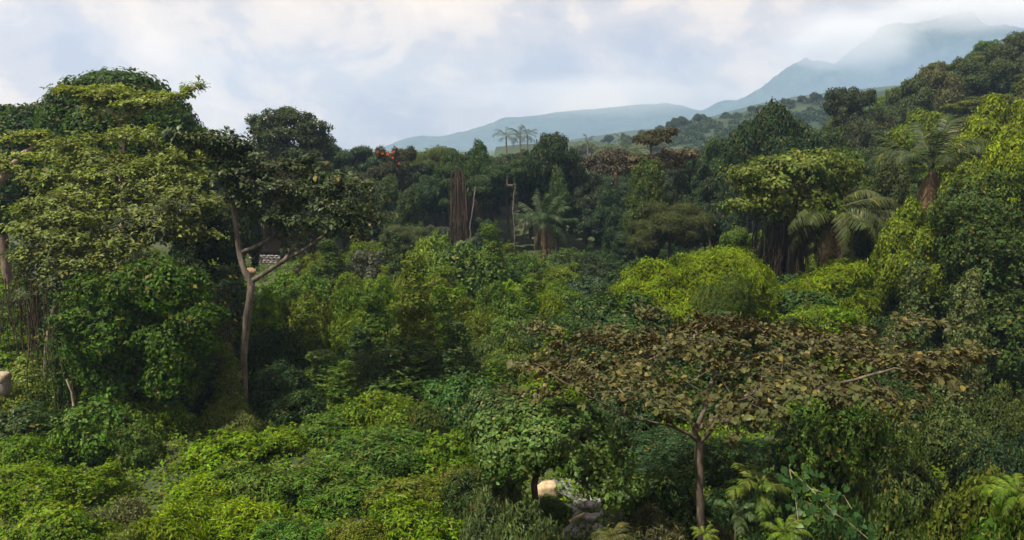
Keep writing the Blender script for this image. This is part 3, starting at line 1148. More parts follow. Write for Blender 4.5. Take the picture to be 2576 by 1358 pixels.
# ---- pale flat branch tree at the left edge
eb = [(60, 342, 70, 12, 38), (140, 356, 44, 10, 38), (30, 388, 40, 16, 37), (20, 420, 34, 14, 36.6), (100, 336, 40, 10, 38), (-40, 350, 50, 14, 38), (-50, 400, 50, 18, 37)]
b2 = at(-30, 960, 38)
b2[2] = g1(b2[0], 38) - .1
root, P, par, tips = hero('tree', 'pale green tree with flat outstretched branches at the left edge', b2, [line([(-30, 960), (-25, 700), (-20, 480)], 38), line([(-20, 480), (60, 385), (110, 360)], 38)], blob_targets(eb, 11), .2, .010, (.25, .21, .16))
mb = MB()
tip_leaves(P, par, tips, OVAL, 8, 6, .2, .3, .25, .22, up=1.1, flatz=.28, mb=mb)
link('crown', mb.mesh('flat_crown', [M_LEAF]), root, color=(.150, .178, .044))
THINGS[-1] = (root, 60, 350, 38)

# ---- pale umbrella tree against the dark dome
YU = 43
ub = [(200, 228, 48, 9, 43), (245, 242, 50, 12, 42.6), (300, 234, 60, 12, 43), (370, 244, 44, 12, 43), (404, 258, 36, 10, 42.4), (445, 238, 26, 8, 43), (478, 224, 22, 7, 43), (504, 212, 12, 5, 43), (158, 222, 16, 6, 43), (330, 264, 40, 9, 42.2), (280, 222, 40, 10, 44),
      (228, 270, 14, 8, 42.6), (240, 292, 12, 8, 42.5), (318, 305, 8, 5, 42.6)]
b3 = at(307, 880, YU)
b3[2] = g1(b3[0], YU) - .1
root, P, par, tips = hero('tree', 'slender pale umbrella tree standing in front of the dark dome crown', b3,
                          [line([(307, 900), (306, 600), (306, 330), (307, 302)], YU), line([(306, 302), (262, 268), (230, 248), (196, 236), (152, 223)], YU, -.5), line([(308, 304), (328, 284), (378, 272), (440, 246), (502, 213)], YU, -.3),
                           line([(307, 302), (300, 270), (290, 240)], YU, 1), line([(365, 274), (395, 258)], YU)], blob_targets(ub, 30), .15, .011, (.26, .22, .165), wob=.08)
mb = MB()
tip_leaves(P, par, tips, OVAL, 8, 6, .24, .3, .25, .24, up=1.1, flatz=.3, mb=mb)
link('crown', mb.mesh('umbrella_crown', [M_LEAF]), root, color=(.140, .168, .040))
THINGS[-1] = (root, 320, 240, YU)


# ---- crowns measured lump by lump
def lump_tree(name, label, blobs, Y, base_px, tpl, size, dens, k, droop, mat, col, bark=(.12, .09, .07), trunk=.3, cat='tree', rise=.35, limbs=True, extra=None, lump=.13, bury=.8):
    ells = [pxel(*b[:4], b[4] if len(b) > 4 else Y, b[5] if len(b) > 5 else 1.0) for b in blobs]
    b = at(base_px, 900, Y)
    b[2] = g1(b[0], Y) - .1
    root = thing(name, label, cat, b)
    if limbs:
        tgs = []
        for c, r in ells:
            tgs += [c - b, c - b + nz(R.normal(0, 1, 3)) * r * .6]
        top = max(c[2] for c, r in ells) - b[2]
        P, par, tips = skeleton([[np.array([0, 0, -.2]), np.array([.1, 0, top * .25]), np.array([0, .1, top * .5])]], tgs, step=.6, wob=.14)
        m = MB()
        tubes(m, P, par, trunk, .02)
        link('trunk', m.mesh(name + '_trunk', [M_BARK]), root, color=bark)
    m = MB()
    P, N = puff_points([(c - b, r) for c, r in ells], dens, R, floor=.05, lump=lump, bury=bury)
    clusters(m, tpl, P, N, k, size, droop, rise, jit=size * .4)
    if extra:
        extra(m, P, N)
    link('crown' if limbs else 'foliage', m.mesh(name + '_crown', [mat]), root, color=col)
    THINGS.append((root, np.mean([q[0] for q in blobs]), np.mean([q[1] for q in blobs]), Y))
    return root


lump_tree('tree', 'huge dark green dome-crowned tree on the left skyline',
          [(290, 262, 120, 80, 52), (230, 300, 110, 90, 51), (370, 310, 100, 90, 51), (180, 340, 80, 80, 50), (300, 350, 130, 80, 49), (445, 350, 60, 60, 51), (490, 372, 46, 50, 51), (300, 230, 70, 45, 53), (250, 224, 50, 36, 52.6), (350, 240, 60, 44, 53), (400, 285, 50, 50, 52),
           (150, 300, 40, 40, 51.6), (420, 430, 90, 70, 50), (530, 400, 30, 40, 52), (240, 440, 120, 80, 50)], 51, 300, OVAL, .27, 26, 6, .35, M_LEAF, (.030, .062, .012), trunk=.5)
lump_tree('tree', 'dark green leafy tree on the skyline left of the great dome', [(70, 310, 60, 44, 54), (20, 300, 40, 34, 54), (110, 290, 40, 32, 54), (40, 350, 90, 60, 53), (30, 440, 80, 80, 52), (-50, 330, 60, 60, 54), (80, 420, 60, 60, 53), (10, 520, 60, 60, 51)], 53, 40, OVAL, .27, 24, 6, .35, M_LEAF, (.026, .054, .013), trunk=.35)
lump_tree('tree', 'deep green vine-smothered tree below the tiered crown', [(430, 735, 90, 60, 29.8), (500, 815, 56, 60, 29.4), (330, 725, 70, 56, 29.8), (235, 745, 66, 46, 29.8), (260, 850, 56, 44, 28.8), (440, 880, 64, 60, 29.2), (420, 960, 54, 50, 28.8), (205, 805, 56, 50, 29.2), (350, 810, 60, 50, 30.4),
                                                                  (500, 730, 34, 40, 30.0), (400, 690, 70, 40, 30.8), (310, 790, 50, 40, 29.8), (350, 905, 70, 60, 30.4), (280, 930, 60, 54, 30.2), (390, 850, 60, 50, 29.8), (330, 970, 60, 44, 30), (460, 960, 50, 44, 29.6), (215, 880, 50, 50, 30)], 30.6, 350, OVAL, .17, 46, 5, .45, M_LEAF, (.036, .074, .009), trunk=.2, lump=.28)
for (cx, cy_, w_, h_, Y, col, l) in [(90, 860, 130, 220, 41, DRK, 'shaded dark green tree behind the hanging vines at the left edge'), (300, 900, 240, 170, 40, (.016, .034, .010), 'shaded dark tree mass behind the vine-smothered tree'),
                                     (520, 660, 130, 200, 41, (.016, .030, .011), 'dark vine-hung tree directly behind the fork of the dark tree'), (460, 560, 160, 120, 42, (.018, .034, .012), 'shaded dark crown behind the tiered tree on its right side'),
                                     (150, 580, 180, 160, 44, (.018, .036, .012), 'shaded dark crown filling the space under the left skyline trees')]:  # darkened leaf colours stand in for the shade in these hollows
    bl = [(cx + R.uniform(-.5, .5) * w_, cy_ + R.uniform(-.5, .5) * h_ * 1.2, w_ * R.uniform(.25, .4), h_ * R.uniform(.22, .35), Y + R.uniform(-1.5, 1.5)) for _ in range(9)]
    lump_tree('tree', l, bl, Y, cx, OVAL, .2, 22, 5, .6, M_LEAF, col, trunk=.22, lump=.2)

# ---- brown-leaved umbrella tree in the right foreground
YR = 20.0
b4 = at(1762, 1358, YR)
b4[2] = g1(b4[0], YR) - .15


def lz(pts):
    return [at(a, b, Y) for a, b, Y in pts]


rpaths = [lz([(1764, 1420, 20), (1763, 1330, 20), (1760, 1230, 20), (1758, 1150, 20), (1757, 1112, 20)]),
          lz([(1755, 1110, 20), (1735, 1095, 19.8), (1700, 1076, 19.4), (1645, 1062, 19), (1590, 1052, 18.6), (1530, 1022, 18.2), (1460, 985, 18), (1400, 950, 18)]),
          lz([(1755, 1100, 20), (1735, 1055, 20.1), (1715, 1022, 20.2), (1660, 985, 20.4), (1610, 962, 20.6), (1540, 930, 21)]),
          lz([(1756, 1095, 20), (1738, 1050, 20.6), (1690, 1010, 21.4), (1640, 960, 22.5)]),
          lz([(1760, 1098, 20), (1800, 1065, 19.6), (1860, 1046, 19.2), (1950, 1015, 18.6), (2050, 976, 18.2), (2115, 962, 18), (2250, 925, 18)]),
          lz([(1762, 1090, 20), (1800, 1050, 20.3), (1850, 1010, 20.6), (1930, 970, 21), (2060, 920, 21.5)]),
          lz([(1760, 1090, 20), (1768, 1040, 20.4), (1780, 990, 21.2), (1800, 930, 22.5)]),
          lz([(1860, 1046, 19.2), (1900, 1005, 18.4), (1960, 960, 17.4)]),
          lz([(1700, 1076, 19.4), (1660, 1020, 18.2), (1620, 970, 17.2)])]
tg = []
ctr = at(1860, 930, 20.2)
for i in range(520):
    a, r = R.uniform(0, 6.28), math.sqrt(R.uniform(.02, 1))
    x = ctr[0] + .1 + 6.0 * r * math.cos(a)
    y = 20.9 + 4.4 * r * math.sin(a)
    if y > 24.3 and abs(x - ctr[0] - .5) > 4.6:
        continue
    z = 6.0 + .22 * math.sin(x * 1.3 + y) + .35 * (1 - r) + R.normal(0, .14) - .25 * r * (x < ctr[0])
    tg.append((x, y, z))
for a, b, Y, n in [(1610, 790, 23.6, 7), (1780, 815, 24.2, 4), (2290, 815, 21.5, 6), (2330, 800, 21.5, 4), (1360, 820, 21, 5), (1330, 985, 18.5, 5), (2440, 885, 18.5, 5), (2400, 900, 18.5, 6), (1830, 1090, 18.6, 1), (1885, 1080, 18.5, 1), (1340, 920, 18.8, 6)]:
    for _ in range(n):
        tg.append(at(a + R.normal(0, 22), b + R.normal(0, 9), Y + R.normal(0, .3)))
root, P, par, tips = hero('tree', 'brown-leaved umbrella tree with a straight bare trunk in the right foreground', b4, rpaths, tg, .115, .0075, (.086, .070, .056), step=.3, wob=.12)
pos, d, nn, s = tip_leaves(P, par, tips, OVATE, 5, 6, .135, .62, .35, .22, up=.8, flatz=.30, ret=True)
off = np.array(b4)
ROUND = (np.array([[0, 0, 0], [.26, .16, .05], [.40, .45, .06], [.28, .78, .0], [0, 1, -.14], [-.28, .78, .0], [-.40, .45, .06], [-.26, .16, .05], [0, .35, -.01], [0, .72, -.04], [0.012, -.35, .06], [-.012, -.35, .06]]),
         np.array([[0, 1, 8], [1, 2, 8], [2, 9, 8], [2, 3, 9], [3, 4, 9], [4, 5, 9], [5, 6, 9], [6, 8, 9], [6, 7, 8], [7, 0, 8], [0, 11, 10]]))
depth = (pos + off)[:, 1] - .3 * (pos[:, 2])
order = np.argsort(depth)
sel, rest = order[:300], order[300:]
mb = MB()
put_leaves(mb, ROUND, pos[rest], d[rest], nn[rest], s[rest])
o = link('foliage', mb.mesh('brown_foliage', [M_RUST]), root, color=(.050, .050, .017))
o['kind'] = 'stuff'
leafm = []
for i in range(3):
    mb = MB()
    V = ROUND[0].copy()
    V[:, 2] += (.06 * (i - 1)) * np.sin(V[:, 1] * 3.0)
    V[:, 0] *= (.92, 1, 1.1)[i]
    mb.add(V, ROUND[1], 0, True)
    leafm.append(mb.mesh('leaf', [M_RUST]))


def leaf_obj(me, parent, p, dd, n_, s_, col, name='leaf'):
    y = Vector(nz(dd))
    n_ = Vector(n_)
    n_ = (n_ - y * n_.dot(y)).normalized()
    x = y.cross(n_)
    M = Matrix(((x[0], y[0], n_[0], p[0]), (x[1], y[1], n_[1], p[1]), (x[2], y[2], n_[2], p[2]), (0, 0, 0, 1)))
    o = bpy.data.objects.new(name, me)
    C.objects.link(o)
    o.parent = parent
    o.matrix_basis = M @ Matrix.Scale(float(s_), 4)
    o.color = (*col, 1)
    return o


for i in sel:
    f = R.uniform(.7, 1.45)
    c = (.050 * f, .050 * f, .017 * f) if R.random() > .08 else (.085 * f, .075 * f, .022)
    leaf_obj(leafm[R.integers(3)], root, pos[i], d[i], nn[i], s[i] * 1.08, c)
THINGS[-1] = (root, 1860, 930, YR)

# ---- grey-green broad-leaved tree under it
lump_tree('tree', 'grey-green broad-leaved small tree under the left side of the brown umbrella tree',
          [(1400, 1110, 110, 60, 20.5), (1300, 1130, 80, 60, 20.2), (1480, 1130, 80, 60, 20), (1540, 1180, 56, 46, 19.6), (1350, 1060, 90, 46, 21.2), (1440, 1080, 80, 46, 21), (1590, 1215, 36, 30, 19.2), (1240, 1120, 50, 44, 20.6), (1475, 1172, 60, 28, 19.6), (1290, 1168, 50, 26, 19.9), (1560, 1240, 44, 30, 19.2), (1510, 1215, 40, 30, 19.3), (1260, 1170, 50, 36, 20), (1420, 1050, 70, 34, 21.2), (1230, 1080, 50, 40, 21)],
          20.5, 1345, OVATE, .135, 95, 5, .4, M_GLOSS, (.056, .096, .021), trunk=.10, bark=(.09, .06, .045), lump=.26)
# ---- bright feathery mounds on the right
FE = dict(tpl=LANCE, size=.20, dens=62, k=6, droop=.75, mat=M_FEATHER, rise=.5, trunk=.12, lump=.26)
lump_tree('shrub', 'large bright yellow-green feathery mound right of centre', [(1830, 730, 105, 95, 41), (1760, 740, 90, 80, 41), (1680, 730, 80, 64, 41.5), (1640, 770, 70, 60, 41), (1890, 720, 60, 70, 41.4), (1770, 690, 70, 56, 42), (1840, 672, 66, 46, 42), (1590, 740, 40, 56, 41.8), (1650, 690, 44, 34, 42), (1730, 800, 80, 50, 40), (1600, 800, 60, 50, 40.4), (1920, 770, 40, 60, 41)],
          42, 1760, col=YEL, cat='shrub', **FE)
lump_tree('shrub', 'bright yellow-green feathery mound with a pointed top right of the large mound', [(2130, 720, 70, 64, 42), (2080, 740, 66, 56, 42), (2180, 740, 46, 60, 42), (2140, 680, 40, 32, 42.6), (2030, 740, 46, 44, 42), (1990, 760, 40, 44, 42), (2110, 790, 70, 40, 41)], 42.4, 2100, col=YEL, cat='shrub', **FE)
lump_tree('shrub', 'lower yellow-green feathery mound in front of the pointed one', [(2060, 810, 66, 36, 38.6), (2010, 820, 46, 36, 38.6), (2120, 820, 50, 36, 38.6)], 39, 2060, col=(.092, .138, .016), cat='shrub', **FE)
lump_tree('shrub', 'mid green leafy climber patch over the front of the large mound', [(1800, 770, 60, 60, 39.2), (1840, 730, 50, 50, 39.3), (1780, 820, 60, 40, 39)], 39.6, 1800, NEEDLE, .26, 60, 6, .7, M_FEATHER, (.052, .080, .014), trunk=.08, cat='shrub')
# ---- round dark tree on the right skyline
tree('domed', 1955, 238, 225, 70, (.026, .046, .018), 'round dark green tree rising above the right forest against the mountain', variant=0)


# ---------------------------------------------------------------- palms
def frond_mesh(name, seed, L_, arch, leaflets, wl, mat, sag=.5, lw=1.0):
    rng = np.random.default_rng(seed)
    mb = MB()
    n = 14
    t = np.linspace(0, 1, n)
    x = L_ * (np.sin(t * 1.15) / math.sin(1.15)) * (1 - .1 * arch)
    z = L_ * (arch * (t * .62) - sag * t ** 2.3)
    rach = np.stack([x, np.zeros(n), z], 1)
    tg = nz(np.gradient(rach, axis=0))
    for a, b, r in ((0, n - 1, .035),):
        for i in range(n - 1):
            r0, r1 = r * (1 - t[i] * .8), r * (1 - t[i + 1] * .8)
            V = []
            for p, rr in ((rach[i], r0), (rach[i + 1], r1)):
                V += [p + [0, rr, 0], p + [0, -rr, 0], p + [0, 0, rr]]
            mb.add(V, [(0, 3, 5), (0, 5, 2), (2, 5, 4), (2, 4, 1), (1, 4, 3), (1, 3, 0)])
    k = leaflets
    u = np.linspace(.13, .995, k)
    for side in (-1, 1):
        p = np.stack([np.interp(u, t, rach[:, i]) for i in range(3)], 1)
        g = np.stack([np.interp(u, t, tg[:, i]) for i in range(3)], 1)
        ln = wl * (np.sin(np.clip(u, 0, 1) * 2.75 + .25) ** .8).clip(.25) * rng.uniform(.85, 1.12, k)
        d = nz(np.array([0, side, 0]) * .9 + g * .62 + np.array([0, 0, -1]) * rng.uniform(.12, .5, k)[:, None] + rng.normal(0, .06, (k, 3)))
        nn = np.cross(np.array([0, 1., 0]), g) * -1
        nn = np.where(nn[:, 2:3] < 0, -nn, nn) + np.array([0, side * .25, 0])
        tv = np.array([[-.035 * lw, 0, 0], [.035 * lw, 0, 0], [.045 * lw, .45, .02], [0, 1, -.30], [-.045 * lw, .45, .02]])
        put_leaves(mb, (tv, NEEDLE[1]), p, d, nn, ln)
    return mb.mesh(name, [mat])


M_DEAD = leaf_mat('dead_frond', .7, .1, var=.3, spec=.2, yellow=0)
FR = [frond_mesh('frond_mesh', 500 + i, 3.6, a, 44, .85, M_FROND, s) for i, (a, s) in enumerate([(1.35, .55), (1.0, .75), (.6, .85), (1.5, .35)])]
FD = [frond_mesh('dead_frond_mesh', 520 + i, 3.0, .1, 34, .6, M_DEAD, 1.1) for i in range(2)]
FS = [frond_mesh('small_frond_mesh', 530 + i, 3.6, a, 14, 1.0, M_FROND, s) for i, (a, s) in enumerate([(1.2, .6), (.7, .8)])]


def palm(label, x, Y, hc, fl, n, col, dead=0, group=None, meshes=None, trunk=.22, dcol=(.13, .095, .055), z0=None, elev=(-.15, 1.15)):
    z0 = g1(x, Y) if z0 is None else z0
    root = thing('palm', label, 'palm tree', (x, Y, z0 - .1), group)
    m = MB()
    P, par, _ = skeleton([[np.array([0, 0, -.2]), np.array([.05, 0, hc * .5]), np.array([0, 0, hc])]], [], step=.35, wob=.2)
    tubes(m, P, par, trunk, trunk * .85)
    link('trunk', m.mesh('palm_trunk', [M_BARK]), root, color=(.15, .11, .075))
    s = fl / 3.6
    for i in range(n):
        t = i / max(1, n - 1)
        o = link('frond', (meshes or FR)[random.choice([0, 1, 2, 3][:len(meshes or FR)])], root, (0, 0, hc), (s, s * 1.0, s), color=jitter(col, .12))
        o.rotation_euler = (random.uniform(-.25, .25), -(elev[0] + (elev[1] - elev[0]) * t) + .35, i * 2.4 + random.uniform(-.3, .3))
    for i in range(dead):
        o = link('dead_frond', FD[i % 2], root, (0, 0, hc - .15), (s, s, s), color=jitter(dcol, .2))
        o.rotation_euler = (random.uniform(-.2, .2), random.uniform(.55, 1.0), i * 2.4 + random.uniform(-.3, .3))
    THINGS.append((root, CX + x / Y * FPX, 400, Y))
    return root


q = at(1370, 558, 71)
palm('oil palm with a skirt of dead fronds in the forest edge at centre', q[0], 71, q[2] - g1(q[0], 71), 3.3, 24, (.034, .056, .024), 12, trunk=.3)
q = at(2095, 525, 44.6)
palm('big oil palm with drooping fronds beside the vine-topped tree on the right', q[0], 44.6, q[2] - g1(q[0], 44.6), 3.9, 26, (.040, .052, .016), 26, trunk=.5, dcol=(.10, .072, .042), elev=(-.5, .8))
q = at(2345, 420, 52)
palm('tall oil palm with arching fronds at the top of the right-hand slope', q[0], 52, q[2] - g1(q[0], 52), 4.4, 22, (.036, .052, .018), 8, trunk=.28, elev=(-.3, 1.1))

# vine-topped tree beside the big palm: two ragged shelves of leaves on a thick dark trunk
lump_tree('tree', 'vine-draped tree with two ragged leafy shelves left of the big palm', [(1990, 425, 90, 26, 45), (1890, 432, 60, 18, 44.6), (2050, 410, 70, 30, 45.4), (1950, 470, 80, 50, 45), (2030, 480, 90, 60, 45), (1870, 515, 46, 12, 44.2), (1930, 510, 50, 22, 44.6), (2100, 440, 50, 40, 45.4), (1985, 405, 40, 18, 45.6), (2040, 540, 60, 40, 45)],
          46, 1985, OVATE, .22, 30, 5, .6, M_LEAF, (.088, .118, .026), trunk=.45, bark=(.06, .045, .032), lump=.34)


# ---------------------------------------------------------------- hanging vines and roots
def curtain(name, label, cx, top, bot, wpx, Y, n, mat, col, r=.018, leafy=0, size=.12, cat='hanging vine', dy=.5):
    a, b = at(cx, top, Y), at(cx, bot, Y)
    root = thing(name, label, cat, (a[0], Y, b[2]))
    H, W = a[2] - b[2], wpx * Y / FPX
    m = MB()
    LP = []
    for i in range(n):
        x = R.normal(0, W * .34)
        y = R.uniform(-dy, dy)
        top_ = H * R.uniform(.7, 1.0)
        lo = H * (R.uniform(0, .35) if R.random() < .5 else 0)
        k = 6
        zz_ = np.linspace(top_, lo, k)
        pts = np.stack([x * (1 + .15 * np.linspace(0, 1, k)) + np.cumsum(R.normal(0, .07, k)), y + np.cumsum(R.normal(0, .03, k)), zz_], 1)
        w = r * R.uniform(.6, 1.8)
        for j in range(k - 1):
            V = []
            for p in (pts[j], pts[j + 1]):
                V += [p + [w, 0, 0], p + [-w * .5, w * .86, 0], p + [-w * .5, -w * .86, 0]]
            m.add(V, [(0, 3, 4), (0, 4, 1), (1, 4, 5), (1, 5, 2), (2, 5, 3), (2, 3, 0)], 0, True)
        if leafy:
            u = R.uniform(0, 1, leafy)
            q = np.stack([np.interp(u, np.linspace(0, 1, k), pts[:, c]) for c in range(3)], 1)
            LP.append(q)
    st = link('strands', m.mesh(name + '_strands', [M_ROOT]), root, color=col if not leafy else (.08, .06, .04))
    st['kind'] = 'stuff'
    if leafy:
        q = np.concatenate(LP)
        nn = nz(np.stack([R.normal(0, .6, len(q)), -np.abs(R.normal(.8, .4, len(q))), R.normal(.3, .3, len(q))], 1))
        m = MB()
        clusters(m, OVAL, q, nn, 3, size, .7, .3, jit=.08)
        link('foliage', m.mesh(name + '_foliage', [mat]), root, color=col)
    return root


curtain('hanging_roots', 'brown curtain of hanging roots at the far left under the tree', 65, 690, 900, 80, 33.5, 46, None, (.052, .038, .026))
curtain('hanging_vine', 'bright green vine column hanging down at the left edge', 128, 800, 1085, 70, 31, 46, M_LEAF, (.040, .078, .013), leafy=34, size=.12)
curtain('hanging_vine', 'thin leafy vine hanging behind the base of the dark forked tree', 545, 700, 1000, 60, 34, 26, M_LEAF, (.045, .060, .020), leafy=16, size=.11)
curtain('hanging_roots', 'brown hanging roots on the tall tree behind the dark forked tree', 690, 385, 640, 80, 80, 90, None, (.075, .05, .036), r=.03, dy=1)
curtain('hanging_roots', 'thick brown root curtain wrapped round the big trunk at mid-forest', 1150, 420, 605, 26, 82, 80, None, (.085, .062, .04), r=.03, dy=.4)
curtain('hanging_roots', 'brown root curtain hanging right of the big mid-forest trunk', 1190, 490, 600, 40, 84, 30, None, (.05, .038, .026), r=.03, dy=1)
curtain('hanging_roots', 'dark brown roots hanging in the shade left of the mid-forest trunk', 985, 470, 580, 60, 82, 60, None, (.07, .05, .032), r=.03, dy=1)
curtain('hanging_roots', 'dark roots covering the trunk of the vine-draped tree left of the big palm', 1985, 530, 690, 130, 44.8, 60, None, (.035, .027, .020), r=.03, dy=.6)
curtain('hanging_roots', 'brown roots hanging below the small tree near the vine column', 985, 1040, 1110, 60, 29.5, 26, None, (.10, .065, .04), r=.02, dy=.3)


# slender trunks, snags and the white pole
def stick(name, label, cat, pts, Y, r0, r1, col, branches=()):
    w = lz([(a, b, Y) for a, b in pts])
    b = w[0].copy()
    b[2] = min(b[2], g1(b[0], Y)) if pts[0][2:] else b[2]
    root = None
    P, par, _ = skeleton([[p - w[0] for p in w]] + [[at(a, c, Y) - w[0] for a, c in br] for br in branches], [], step=.5, wob=.3)
    m = MB()
    tubes(m, P, par, r0, r1)
    o = link(name, m.mesh(name, [M_BARK]), None, w[0], color=col)
    return tag(o, label, cat)


stick('dead_snag', 'pale forked dead snag standing behind the large yellow-green mound', 'dead tree', [(1788, 640), (1784, 610), (1779, 580), (1772, 562)], 60, .09, .035, (.34, .27, .2), [[(1779, 578), (1765, 566), (1754, 560)], [(1776, 572), (1781, 558)]])
stick('bare_sapling', 'straight pale sapling trunk in the left part of the fork of the dark tree', 'sapling', [(630, 640), (630, 610), (631, 565)], 70, .09, .06, (.55, .52, .40), [[(631, 585), (638, 566)]])
stick('slender_trunk', 'slim pale trunk standing in the forest edge left of the palm', 'tree trunk', [(1294, 625), (1293, 560), (1290, 520), (1296, 470)], 80, .15, .09, (.085, .068, .055))
stick('slender_trunk', 'thin grey trunk right of the root-wrapped trunk in the forest', 'tree trunk', [(1182, 600), (1183, 560), (1190, 520), (1196, 470)], 82, .10, .07, (.13, .12, .105))
stick('slender_trunk', 'thin bare stem left of the leaf-covered vine column', 'tree trunk', [(1017, 820), (1018, 760), (1018, 700)], 37, .035, .02, (.22, .16, .09))
stick('leaning_trunk', 'pale leaning trunk in the shade above the tall bright shrub', 'tree trunk', [(186, 1020), (178, 985), (170, 955)], 30, .07, .05, (.30, .26, .2))
stick('bent_branch', 'thin pale arched branch in the shaded hollow left of the bare trunk', 'branch', [(468, 1090), (464, 1050), (440, 1032), (412, 1028)], 31, .028, .014, (.24, .19, .14))
stick('fallen_log', 'small fallen pale log beside the stony stream bed', 'log', [(1432, 1312), (1450, 1302), (1472, 1298)], 21.3, .06, .05, (.45, .38, .22))

